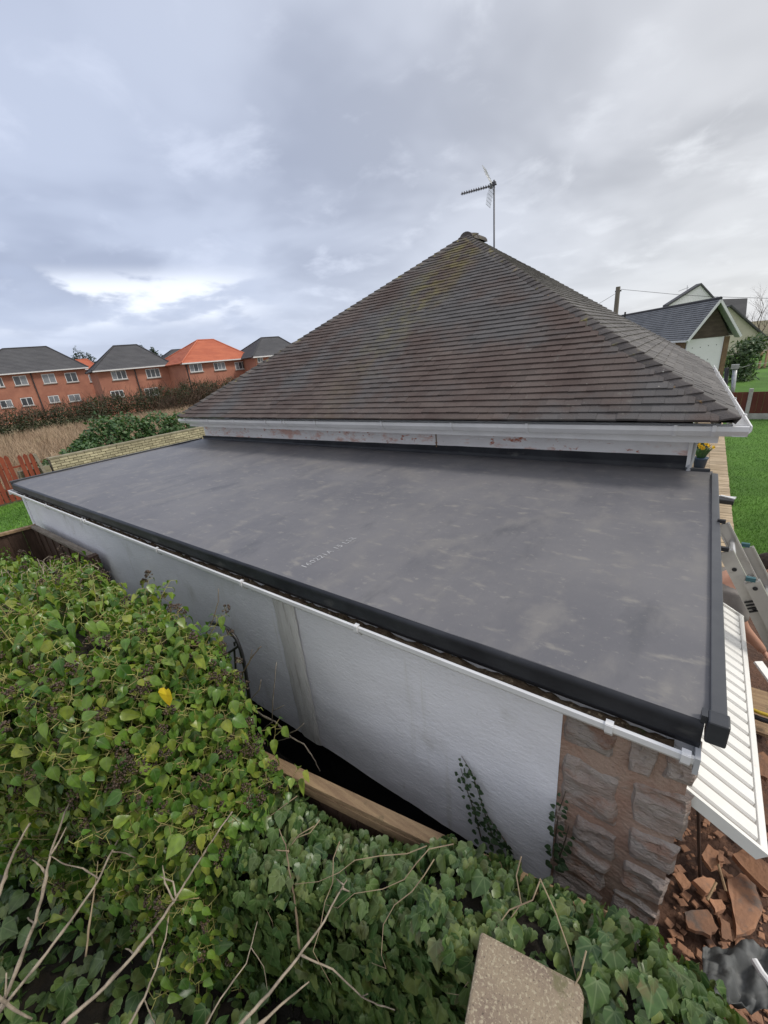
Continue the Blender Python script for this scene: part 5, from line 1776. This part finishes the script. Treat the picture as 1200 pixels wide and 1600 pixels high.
def gable_block(pl, pr, pa, d, deep, wall, roof, zb=GZ, ov=.3, azd=(0.0, 1.0)):
    A, B_ = at(*pl, d), at(*pr, d)
    gd_ = Vector((B_.x - A.x, B_.y - A.y, 0)).normalized()
    k = Vector((-gd_.y, gd_.x, 0))
    if k.dot(Vector((CF.x, CF.y, 0))) < 0: k = -k
    T = at(*pa, d)
    ez_ = min(A.z, B_.z)
    tt = max(0.05, (Vector((T.x - A.x, T.y - A.y, 0))).dot(gd_)) / (B_ - A).length
    Tp = A.lerp(B_, tt); Tp.z = T.z
    D_ = k * deep
    A2, B2 = Vector((A.x, A.y, zb)), Vector((B_.x, B_.y, zb))
    MB().add([A2, B2, B_, Tp, A, A2 + D_, B2 + D_, B_ + D_, Tp + D_, A + D_], [(0, 1, 2, 3, 4), (9, 8, 7, 6, 5), (1, 6, 7, 2), (5, 0, 4, 9), (2, 7, 8, 3), (3, 8, 9, 4)]).build('wall', wall, ch)
    for E_ in (A, B_):
        sl_ = (Tp - E_)
        up_ = Vector((0, 0, .14))
        E3 = E_ - sl_ * .10
        MB().hexa([E3 - k * ov, Tp - k * ov, Tp + D_, E3 + D_, E3 - k * ov + up_, Tp - k * ov + up_, Tp + D_ + up_, E3 + D_ + up_]).build('roof', roof, ch)


gable_block((1046, 476), (1122, 476), (1087, 447), 34, .5, 'whitewall', 'roof_slate', ov=.12)
gable_block((1085, 500), (1203, 536), (1134, 480), 36, 3, 'cream', 'roof_slate')
q = MB()
a, c, e_ = at(1108, 470, 38), at(1168, 466, 38), at(1160, 505, 38)
q.hexa([a, at(1165, 500, 38), at(1165, 500, 42), at(1108, 500, 42), at(1108, 468, 38), c, at(1168, 468, 42), at(1108, 468, 42)])
q.build('dormer_roof', 'roof_slate', ch)
MB().tube([at(1073, 462, 34), at(1074, 446, 34)], .025, 5).build('aerial_mast', 'metal', ch)
MB().tube([at(1060, 455, 34), at(1076, 449, 34)], .02, 5).build('aerial_boom', 'metal', ch)

up_ = thing('utility_pole', tuple(at(957, 540, 26)), 'weathered wooden telegraph pole behind the tiled roof', 'pole')
pt_ = at(966, 448, 26)
MB().tube([(pt_.x, pt_.y, GZ), tuple(pt_)], [.17, .13], 8).build('post', 'pole_wood', up_)
MB().bar(pt_ - Vector((.15, 0, .25)), pt_ + Vector((.2, 0, -.25)), .08, .08).build('bracket', 'iron', up_)
for lab, pts in (('overhead wire running right from the wooden pole', [at(970, 452, 26), at(1060, 460.5, 24), at(1110, 463.5, 23), at(1230, 467, 21)]), ('short overhead wire running left from the wooden pole', [at(963, 458, 26), at(930, 478, 23), at(890, 500, 20)])):
    o = MB().tube(pts, .011, 5).build('overhead_wire', 'iron')
    tag(o, lab, 'wire')

# boundary fence beyond the lawn
FY = 18.95
fn = thing('panel_fence', (11, FY, GZ), 'low red brown panel fence with pale concrete posts beyond the lawn', 'fence')
zt = on(1, FY, 1188, 612).z
posts = [9.0, 9.93, 11.9, 13.9, 15.9]
for i, x in enumerate(posts):
    MB().box((x - .06, FY - .06, GZ), (x + .06, FY + .06, zt + .12)).build('concrete_post', 'concrete', fn, bevel=.01)
    if i < len(posts) - 1:
        x1 = posts[i + 1]
        MB().box((x + .06, FY - .025, GZ), (x1 - .06, FY + .025, GZ + .22)).build('gravel_board', 'concrete', fn)
        n_ = max(3, int((x1 - x) / .17))
        for k in range(n_):
            a = x + .06 + (x1 - x - .12) * k / n_; c = x + .06 + (x1 - x - .12) * (k + 1) / n_ - .004
            MB().box((a, FY - .02 + (.008 if k % 2 else 0), GZ + .22), (c, FY + .01, zt)).build('fence_board', 'panel_red', fn)
sp_ = thing('steel_post', tuple(on(1, 19.4, 1143, 640)), 'galvanised steel washing line post leaning beside the fence panel', 'post')
a, c = on(1, 20.6, 1142, 640), on(1, 20.6, 1149, 572)
MB().tube([Vector((a.x, a.y, GZ)), c], .075, 8).build('post', 'metal', sp_, True)
MB().tube([Vector((a.x - .22, a.y + .1, GZ)), c - Vector((.25, 0, .05))], .07, 8).build('brace', 'iron', sp_, True)
MB().box(c - Vector((.12, .1, .1)), c + Vector((.12, .1, .06))).build('post_cap', 'metal', sp_)
o = MB().tube([c, at(1160, 574, 21), at(1176, 569, 23), at(1215, 566, 24)], .012, 5).build('washing_line', 'metal')
tag(o, 'pale washing line running right from the steel post', 'washing line')

sc_ = at(1163, 553, 23)
sh_ = thing('grey_green_shrub', (sc_.x, sc_.y, GZ), 'loose grey green shrub beside the white boarded building', 'shrub')
cloud(sh_, 'foliage', [(sc_.x, sc_.y, sc_.z, .85, .8, .85), (sc_.x + .35, sc_.y + .2, sc_.z + .45, .7, .6, .6), (sc_.x - .35, sc_.y, sc_.z - .6, .8, .7, .7), (sc_.x + .2, sc_.y, sc_.z - 1.2, .6, .7, .8)], 2300, .20, 'simple', 'shrub_grey', 91, .25)
MB().tube([(sc_.x, sc_.y, GZ), (sc_.x + .1, sc_.y, sc_.z)], [.07, .03], 6).build('stem', 'bark', sh_)
hc = at(1180, 585, 27)
hd_ = thing('low_hedge', (hc.x, hc.y, GZ), 'low dark hedge along the far edge of the neighbour lawn', 'hedge')
cloud(hd_, 'foliage', [(hc.x - 1.6 + k * .8, hc.y + .2 * k, hc.z - .1, .7, .6, .75) for k in range(8)], 3000, .17, 'simple', 'hedge_leaf', 92, .4)
for k, (p0_, p1_) in enumerate((((1182, 594), (1191, 548)), ((1191, 591), (1200, 547)))):
    a, c = at(*p0_, 27), at(*p1_, 27)
    o = MB().tube([a, c], .07, 7).build('timber_pole', 'wood_tan')
    tag(o, ('left' if k == 0 else 'right') + ' one of two bare timber poles on the neighbour lawn', 'pole')
a, c = at(1165, 581, 29), at(1240, 572, 29)
rf_ = thing('low_brown_fence', tuple((a + c) / 2), 'low brown fence behind the two timber poles', 'fence')
for k in range(12):
    p_ = a.lerp(c, k / 12); q_ = a.lerp(c, (k + .92) / 12)
    MB().hexa([p_ - Vector((0, 0, 1.2)), q_ - Vector((0, 0, 1.2)), q_ - Vector((0, -.04, 1.2)), p_ - Vector((0, -.04, 1.2)), p_, q_, q_ + Vector((0, .04, 0)), p_ + Vector((0, .04, 0))]).build('fence_board', 'brown_brick', rf_)
ec = at(1195, 535, 48)
eh = thing('evergreen_hedge', (ec.x, ec.y, GZ), 'tall dark evergreen hedge at the right edge behind the cream house', 'hedge')
cloud(eh, 'foliage', [(ec.x + k, ec.y, ec.z - 1.2 + .4 * (k % 2), 1.1, 1, 2.2) for k in range(-1, 5)], 2600, .35, 'simple', 'conifer', 93, .4)

# ------------------------------------------------------------------ ladder against the roof end
ld = thing('ladder', (9.3, 2.0, GZ), 'two section aluminium ladder leaning on the roof end', 'ladder')
la = 0.55
dn = Vector((la, 0, -1)).normalized()
nl_ = Vector((1, 0, la)).normalized()          # away from the wall, upwards
T0 = Vector((8.695, 0, 0.012))
LLEN = 2.45


def lp(t, y, k=0.0):
    return T0 + dn * t + nl_ * k + Vector((0, y, 0))


YN, YF = 1.50, 1.92
for (ya, t0, t1, k) in ((YN, 0.02, LLEN, 0.0), (YF, 0.0, LLEN, 0.0), (YN - .045, .22, LLEN - .05, .055), (YF + .045, .22, LLEN - .05, .055)):
    st = MB()
    st.bar(lp(t0, ya, k), lp(t1, ya, k), .012, .075, up=nl_)
    st.bar(lp(t0, ya + (.014 if ya < 1.6 else -.014), k + .033), lp(t1, ya + (.014 if ya < 1.6 else -.014), k + .033), .026, .009, up=nl_)
    st.bar(lp(t0, ya + (.014 if ya < 1.6 else -.014), k - .033), lp(t1, ya + (.014 if ya < 1.6 else -.014), k - .033), .026, .009, up=nl_)
    s_ = st.build('stile', 'alu', ld)
    MB().box(lp(t0 - .02, ya, k) - Vector((.022, .012, .012)), lp(t0 - .02, ya, k) + Vector((.022, .012, .012))).build('end_cap', 'teal' if k else 'black_plastic', ld)
    for j in range(9):
        tt = .14 + .27 * j + (0.12 if k else 0)
        if t0 < tt < t1:
            sgn = -1 if ya < 1.6 else 1
            c = lp(tt, ya + sgn * .0065, k)
            MB().tube([c, c + Vector((0, sgn * .004, 0))], .0125, 8).build('rung_end', 'black_plastic', s_)
for j in range(9):
    tt = .14 + .27 * j
    MB().tube([lp(tt, YN + .006), lp(tt, YF - .006)], .016, 8).build('rung', 'alu_lit', ld)
    tt += .12
    if tt > .3:
        MB().tube([lp(tt, YN - .039, .055), lp(tt, YF + .039, .055)], .016, 8).build('rung', 'alu_lit', ld)
for tt in (.36, .92):
    q = MB()
    for kk in range(4):
        q.bar(lp(tt + kk * .022, YN - .012, -.03), lp(tt + kk * .022, YN - .012, .075), .008, .008)
    q.build('guide_bracket', 'iron', ld)

# ------------------------------------------------------------------ worker behind the ladder
pe = thing('person', (9.0, 2.75, GZ), 'person in grey shirt and black trousers bending forward behind the ladder', 'person')


def skin_mesh(name, joints, edges, m, parent, root=0, sub=2):
    me = bpy.data.meshes.new(name)
    me.from_pydata([j[0] for j in joints], edges, [])
    o = bpy.data.objects.new(name, me)
    C.objects.link(o)
    md = o.modifiers.new('skin', 'SKIN')
    md.use_smooth_shade = True
    for i, v in enumerate(me.skin_vertices[0].data):
        r_ = joints[i][1]
        v.radius = r_ if hasattr(r_, '__len__') else (r_, r_)
        v.use_root = (i == root)
    sd_ = o.modifiers.new('sub', 'SUBSURF')
    sd_.levels = sub; sd_.render_levels = sub
    me.materials.append(MAT[m])
    o.parent = parent
    o.matrix_parent_inverse = Matrix.Translation(-parent.location)
    return o


PX, PY = 8.80, 2.62
def J(x, y, z):
    return (PX + x, PY + y, z)


hip = J(-.10, .02, -1.30)
body = [(hip, .15), (J(-.02, .02, -1.08), (.15, .125)), (J(.07, .02, -.87), (.175, .12)), (J(.13, .02, -.76), (.13, .09)), (J(.18, .01, -.70), .058), (J(.21, .0, -.65), .052),
        (J(.09, -.17, -.80), .07), (J(.18, -.24, -1.03), .05), (J(.32, -.20, -1.20), .038), (J(.36, -.19, -1.25), .03),
        (J(.09, .20, -.80), .07), (J(.20, .27, -1.02), .05), (J(.38, .22, -1.14), .038), (J(.42, .21, -1.18), .03)]
eb = [(0, 1), (1, 2), (2, 3), (3, 4), (4, 5), (3, 6), (6, 7), (7, 8), (8, 9), (3, 10), (10, 11), (11, 12), (12, 13)]
skin_mesh('body', body, eb, 'skin', pe)
shirt = [(J(-.09, .02, -1.26), (.175, .155)), (J(-.02, .02, -1.08), (.17, .145)), (J(.07, .02, -.87), (.195, .138)), (J(.13, .02, -.775), (.145, .105)),
         (J(.09, -.175, -.80), .088), (J(.145, -.215, -.93), .075), (J(.17, -.23, -1.0), .068), (J(.09, .205, -.80), .088), (J(.15, .245, -.92), .075), (J(.19, .265, -1.0), .068)]
skin_mesh('shirt', shirt, [(0, 1), (1, 2), (2, 3), (3, 4), (4, 5), (5, 6), (3, 7), (7, 8), (8, 9)], 'shirt', pe)
tr_ = [(J(-.09, .02, -1.28), (.175, .16)), (J(-.10, -.08, -1.40), .115), (J(-.02, -.10, -1.74), .085), (J(-.08, -.10, -2.12), .065), (J(-.10, .12, -1.40), .115), (J(.0, .14, -1.74), .085), (J(-.05, .14, -2.12), .065)]
skin_mesh('trousers', tr_, [(0, 1), (1, 2), (2, 3), (0, 4), (4, 5), (5, 6)], 'trouser', pe)
for s_ in (-.10, .14):
    q = MB()
    bx = -.08 if s_ < 0 else -.05
    q.ball(J(bx + .07, s_, -2.14), .1, 10, 6, (1.35, .5, .62))
    q.build('boot', 'boot', pe, True)
# head: one shaped ball with face features, turned along +x and down
hdc = Vector(J(.275, -.005, -.575))
fwd = Vector((.80, .05, -.60)).normalized(); sdh = Vector((0, 1, 0)); uph = sdh.cross(fwd) * -1
uph = uph if uph.z > 0 else -uph


def hpt(f, s_, u_):
    return hdc + fwd * f + sdh * s_ + uph * u_


hm = MB().ball((0, 0, 0), 1, 16, 12)
vs = []
for v in hm.v:
    f, s_, u_ = v[0] * .098, v[1] * .078, v[2] * .118
    if u_ < -.03: s_ *= 1 - 1.6 * (-.03 - u_) / .3; f = f * .92 + .012
    if f > .06: f = .06 + (f - .06) * .75
    vs.append(hpt(f, s_, u_))
hd2 = MB().add(vs, hm.f)
hd2.build('head', 'skin', pe, True)
q = MB(); q.hexa([hpt(.085, -.012, -.02), hpt(.085, .012, -.02), hpt(.118, .014, -.032), hpt(.118, -.014, -.032), hpt(.085, -.008, .022), hpt(.085, .008, .022), hpt(.094, .007, .02), hpt(.094, -.007, .02)])
q.build('nose', 'skin', pe, True)
for s_ in (-1, 1):
    MB().ball(hpt(.082, s_ * .03, .018), .012, 8, 6).build('eye', 'eye', pe, True)
    q = MB().ball((0, 0, 0), 1, 10, 6)
    MB().add([hpt(-.005 + v[0] * .02, s_ * .080 + v[1] * .009, -.005 + v[2] * .032) for v in q.v], q.f).build('ear', 'skin', pe, True)
q = MB(); q.hexa([hpt(.083, -.024, -.062), hpt(.083, .024, -.062), hpt(.090, .018, -.060), hpt(.090, -.018, -.060), hpt(.083, -.024, -.050), hpt(.083, .024, -.050), hpt(.090, .018, -.051), hpt(.090, -.018, -.051)])
q.build('mouth', 'brick_red', pe, True)
vs = []
for v in hm.v:
    f, s_, u_ = v[0] * .106 - .010, v[1] * .085, v[2] * .124 + .008
    if f > .03 and u_ < .05: f = .03 - .02
    if u_ < -.02 and f > -.03: f = -.035; s_ *= .9
    if u_ < -.05: s_ *= .8; u_ = -.05 + (u_ + .05) * .4
    vs.append(hpt(f, s_, u_))
MB().add(vs, hm.f).build('hair', 'hair', pe, True)
# hands with five fingers each
for hx, hy, hz, s_ in ((.36, -.19, -1.25, -1), (.42, .21, -1.18, 1)):
    w0 = Vector(J(hx, hy, hz)); dr = Vector((.62, .1 * s_, -.78)).normalized(); sd3 = Vector((0, 1, 0)); pn = dr.cross(sd3).normalized()
    jn = [(tuple(w0 - dr * .01), (.028, .02)), (tuple(w0 + dr * .05), (.038, .017)), (tuple(w0 + dr * .085), (.038, .014))]
    skin_mesh('palm', jn, [(0, 1), (1, 2)], 'skin', pe, 0, 2)
    for k in range(4):
        b0 = w0 + dr * .08 + sd3 * (-.028 + .019 * k)
        ln = (.062, .075, .07, .055)[k]
        pts = [b0 - dr * .02, b0 + dr * ln * .45, b0 + dr * ln * .8 + pn * .016, b0 + dr * ln * .92 + pn * .034]
        MB().tube(pts, [.0095, .009, .0085, .007], 8).build('finger', 'skin', pe, True)
    b0 = w0 + dr * .03 - sd3 * s_ * .03
    MB().tube([b0, b0 + dr * .028 - sd3 * s_ * .022, b0 + dr * .055 - sd3 * s_ * .024 + pn * .012], [.012, .0105, .008], 8).build('thumb', 'skin', pe, True)

# ------------------------------------------------------------------ rubble and litter at the garage corner
def slab(label, pts, z, th, tilt=(0, 0), m='slab', group=None, name='broken_slab', cat='stone slab'):
    P_ = [on(2, z, *q) for q in pts]
    c = sum(P_, Vector()) / len(P_)
    n = len(P_)
    rs_ = random.Random(int(c.x * 1000))
    top_ = []; 
    for p in P_:
        dz = (p.x - c.x) * tilt[0] + (p.y - c.y) * tilt[1]
        top_.append(Vector((p.x, p.y, p.z + dz)))
    # rough edges: extra points along each side
    ring = []
    for a, b_ in zip(top_, top_[1:] + top_[:1]):
        for k in range(3):
            q_ = a.lerp(b_, k / 3)
            ring.append(q_ + Vector((rs_.uniform(-.006, .006), rs_.uniform(-.006, .006), rs_.uniform(-.003, .003))) * (k > 0))
    n = len(ring)
    V_ = ring + [p - Vector((rs_.uniform(-.008, .008), rs_.uniform(-.008, .008), th)) for p in ring]
    F_ = [tuple(range(n))[::-1], tuple(range(n, 2 * n))] + [(i, (i + 1) % n, n + (i + 1) % n, n + i) for i in range(n)]
    o = MB().add(V_, F_).build(name, m)
    return tag(o, label, cat, group)


slab('large orange broken slab leaning below the garage door corner', [(1146, 1330), (1163, 1326), (1205, 1360), (1210, 1400), (1190, 1382)], -1.96, .04, (.35, .2))
slab('long flat brown slab in the middle of the rubble', [(1137, 1372), (1158, 1362), (1180, 1378), (1192, 1420), (1180, 1452), (1150, 1462), (1146, 1425)], -2.08, .035, (.1, -.05))
slab('pale grey pointed slab near the stone pier', [(1097, 1334), (1106, 1320), (1122, 1332), (1130, 1350), (1112, 1356)], -2.02, .03, (.1, .2))
slab('orange triangular slab left of the long brown slab', [(1083, 1376), (1100, 1370), (1117, 1375), (1119, 1388), (1104, 1394)], -2.05, .035, (-.1, .15))
slab('small orange brown slab touching the stone pier', [(1054, 1366), (1064, 1362), (1079, 1380), (1068, 1388)], -2.05, .03, (.1, .1))
slab('square brown slab beside the ivy', [(1108, 1402), (1128, 1404), (1134, 1420), (1118, 1428)], -2.08, .03, (.05, -.2))
slab('pinkish slab half under the ivy', [(1070, 1424), (1105, 1422), (1122, 1452), (1110, 1462), (1076, 1448)], -2.06, .03, (.1, .05))
slab('reddish slab at the edge of the ivy next to the grey sheet', [(1124, 1434), (1140, 1442), (1146, 1470), (1128, 1465)], -2.06, .03, (-.2, .05))
slab('dark red slab at the right edge above the orange slab', [(1165, 1240), (1185, 1232), (1205, 1250), (1205, 1290), (1180, 1280)], -2.08, .04, (.1, .1))
slab('thin pink tile chip standing in the rubble', [(1122, 1334), (1130, 1336), (1132, 1346), (1124, 1346)], -1.98, .02, (.2, .1))
slab('brown slab at the right edge near the hose', [(1175, 1180), (1192, 1176), (1206, 1190), (1200, 1215), (1180, 1205)], -2.08, .04, (.1, .1))
rs = random.Random(21)
mb = MB()
for i in range(260):
    q = (rs.uniform(1045, 1210), rs.uniform(1235, 1600))
    p_ = on(2, GZ + .05, *q)
    if p_.y < .3 or p_.x < 8.65: continue
    s_ = rs.uniform(.006, .026)
    a = rs.uniform(0, 3)
    ca, sa = math.cos(a) * s_, math.sin(a) * s_
    mb.hexa([(p_.x + x * ca - y * sa, p_.y + x * sa + y * ca, p_.z + z * s_ * .14 + rs.uniform(-.12, .12) * s_) for x, y, z in ((-1, -1, -1), (1.3, -1, -1), (1, .8, -1), (-1, 1, -1), (-.8, -.8, 1), (1, -.8, 1), (.8, .6, 1), (-.7, .7, 1))])
tag(mb.build('stone_chips', 'slab'), kind='stuff')


def stick(label, pts, z0, z1, r_, m, name='stick', cat='stick', n=6):
    P_ = [on(2, z0 + (z1 - z0) * i / (len(pts) - 1), *q) for i, q in enumerate(pts)]
    return tag(MB().tube(P_, r_, n).build(name, m), label, cat)


stick('dark rod standing against the stone pier', [(1091, 1255), (1092, 1310), (1094, 1372)], -1.35, -2.1, .010, 'wood_brown', 'rod', 'rod')
stick('pale splinter lying beside the pointed grey slab', [(1122, 1350), (1134, 1392)], -2.0, -2.06, .008, 'wood_tan')
stick('orange brown splinter lying beside the triangular slab', [(1105, 1406), (1119, 1379)], -2.0, -1.98, .008, 'wood_tan')
stick('yellow hose lying behind the garage door', [(1160, 1100), (1172, 1107), (1186, 1113), (1210, 1121)], -1.95, -1.95, .016, 'yellow', 'hose', 'hose', 8)
stick('thick black cable lying below the yellow hose', [(1160, 1108), (1175, 1118), (1190, 1124), (1210, 1130)], -2.0, -2.0, .022, 'black_plastic', 'cable', 'cable', 8)
stick('short white pipe at the lower right edge', [(1178, 1500), (1190, 1520), (1210, 1545)], -1.5, -1.5, .016, 'upvc', 'pipe', 'pipe', 8)
a, c = on(2, -1.72, 1184, 1034), on(2, -1.80, 1212, 1072)
tag(MB().bar(a, c, .07, .025).build('white_board', 'door', bevel=.003), 'white board offcut lying between ladder and garage door', 'board')
a, c = on(2, -2.1, 1182, 1078), on(2, -2.1, 1184, 1145)
tag(MB().bar(a, c, .16, .03).build('timber_offcut', 'wood_tan'), 'short tan timber offcut on the dark ground under the hose', 'timber')

V, F = grid(22, 16, lambda u, v: tuple(on(2, -1.75, 1098 + 118 * u, 1478 + 95 * v + 14 * nz((u * 3, v * 2, 1), 1)) + Vector((0, 0, .10 * nz((u * 3, v * 3, 5), 1.3) + .05 * nz((u * 7, v * 5, 2), 1.5)))))
o = tag(MB().add(V, F).build('plastic_sheet', 'sheet', None, True), 'crumpled grey plastic sheet lying on the rubble beside the ivy', 'plastic sheet')
md = o.modifiers.new('thick', 'SOLIDIFY'); md.thickness = .004

# black tub on the path, daffodil pots
tb = thing('black_tub', tuple(on(2, GZ, 1128, 790)), 'flat black plastic tub with white strips lying on the garden path', 'tub')
c = on(2, GZ + .05, 1133, 784)
V = [(-.14, -.12), (.12, -.15), (.15, .10), (-.03, .17), (-.14, .11)]
MB().prism([(c.x + a, c.y + b_) for a, b_ in V], GZ + .02, GZ + .13).build('tub_body', 'black_plastic', tb, bevel=.02)
MB().bar((c.x - .18, c.y + .30, GZ + .06), (c.x + .18, c.y + .26, GZ + .07), .04, .03).build('white_strip', 'upvc', tb)
MB().bar((c.x - .08, c.y + .11, GZ + .14), (c.x + .14, c.y - .02, GZ + .14), .05, .02).build('white_strip', 'upvc', tb)

for lab, q, s_ in (('nearer pot of yellow daffodils by the white wall corner', (1093, 727), 1), ('farther pot of yellow daffodils by the white wall corner', (1095, 705), 2)):
    c = on(2, GZ + .1, *q)
    c.x = min(c.x, 8.80)
    t_ = thing('daffodil_pot', (c.x, c.y, GZ), lab, 'flower pot')
    pr = [(.11, 0), (.15, .26), (.165, .28), (.165, .31), (.14, .31)]
    n_ = 14
    vs = [(c.x + r_ * math.cos(6.283 * k / n_), c.y + r_ * math.sin(6.283 * k / n_), GZ + z) for r_, z in pr for k in range(n_)]
    fs = [(i * n_ + k, i * n_ + (k + 1) % n_, (i + 1) * n_ + (k + 1) % n_, (i + 1) * n_ + k) for i in range(len(pr) - 1) for k in range(n_)] + [tuple(range(n_))[::-1], tuple((len(pr) - 1) * n_ + k for k in range(n_))]
    MB().add(vs, fs).build('pot', 'pot', t_, True)
    rs_ = random.Random(s_)
    lm_ = MB()
    for k in range(70):
        a = rs_.uniform(0, 6.28); l = rs_.uniform(.2, .36)
        b0 = Vector((c.x + math.cos(a) * .08, c.y + math.sin(a) * .08, GZ + .3))
        t2 = b0 + Vector((math.cos(a) * l * .6, math.sin(a) * l * .6, l))
        w_ = Vector((-math.sin(a), math.cos(a), 0)) * .012
        lm_.add([b0 - w_, b0 + w_, (b0 + t2) / 2 + w_ + Vector((0, 0, .05)), (b0 + t2) / 2 - w_ + Vector((0, 0, .05)), t2], [(0, 1, 2, 3), (3, 2, 4)])
    tag(lm_.build('leaves', 'flower_leaf', t_), kind='stuff')
    for k in range(13):
        a = rs_.uniform(0, 6.28); rr_ = rs_.uniform(.03, .24)
        f0 = Vector((c.x + math.cos(a) * rr_, c.y + math.sin(a) * rr_, GZ + rs_.uniform(.55, .68)))
        fd = Vector((math.cos(a), math.sin(a) - .6, .35)).normalized()
        e1 = fd.cross(Vector((0, 0, 1))).normalized(); e2 = e1.cross(fd)
        q = MB()
        for j in range(6):
            t3 = j * math.pi / 3
            dd = e1 * math.cos(t3) + e2 * math.sin(t3); ss = e2 * math.cos(t3) - e1 * math.sin(t3)
            q.add([f0, f0 + dd * .03 + ss * .018, f0 + dd * .06 + fd * .008, f0 + dd * .03 - ss * .018], [(0, 1, 2, 3)])
        q.tube([f0, f0 + fd * .035], [.014, .02], 7, False)
        q.build('flower', 'petal', t_)

# wrought iron arch against the wall
ia = thing('iron_arch', tuple(on(1, -.36, 383, 1045)), 'black wrought iron scroll arch in front of the white wall', 'iron gate')


def ip(*q):
    return [on(1, -.36, *p_) for p_ in q]


MB().tube(ip((330, 973), (345, 976), (358, 984), (369, 998), (376, 1015), (381, 1035), (384, 1050), (388, 1080), (392, 1110)), .0125, 8).build('arch_bar', 'iron', ia, True)
MB().tube(ip((352, 1023), (362, 1017), (372, 1010)), .008, 6).build('cross_bar', 'iron', ia)
MB().tube(ip((374, 1012), (371, 1003), (366, 1004), (367, 1009)), .007, 6).build('scroll', 'iron', ia)
MB().tube(ip((356, 1022), (351, 1018), (349, 1024), (353, 1027)), .007, 6).build('scroll', 'iron', ia)
for q in (((366, 1014), (368, 1040), (370, 1070)), ((356, 1021), (358, 1040), (360, 1070))):
    MB().tube(ip(*q), .007, 6).build('upright_bar', 'iron', ia)
bpy.context.view_layer.update()

# ------------------------------------------------------------------ repeats share a group
GROUPS = {'brick_house': 'brick houses beyond the field', 'bare_sapling': 'bare stems standing in and around the ivy', 'shrub': 'green shrubs behind the brick wall',
          'conifer': 'dark evergreens between the houses', 'broken_slab': 'broken stone slabs lying in the rubble', 'daffodil_pot': 'pots of daffodils by the path',
          'bare_tree': 'leafless trees in the distance', 'timber_pole': 'timber poles on the neighbour lawn', 'overhead_wire': 'overhead wires at the wooden pole',
          'ivy_sprig': 'ivy shoots climbing the garage wall', 'board_fence': 'brown board fence panels by the garage', 'stick': 'splinters lying in the rubble'}
for o in C.objects:
    if o.parent is None and o.get('category'):
        st = o.name.split('.')[0]
        if st in GROUPS and 'group' not in o:
            o['group'] = GROUPS[st]
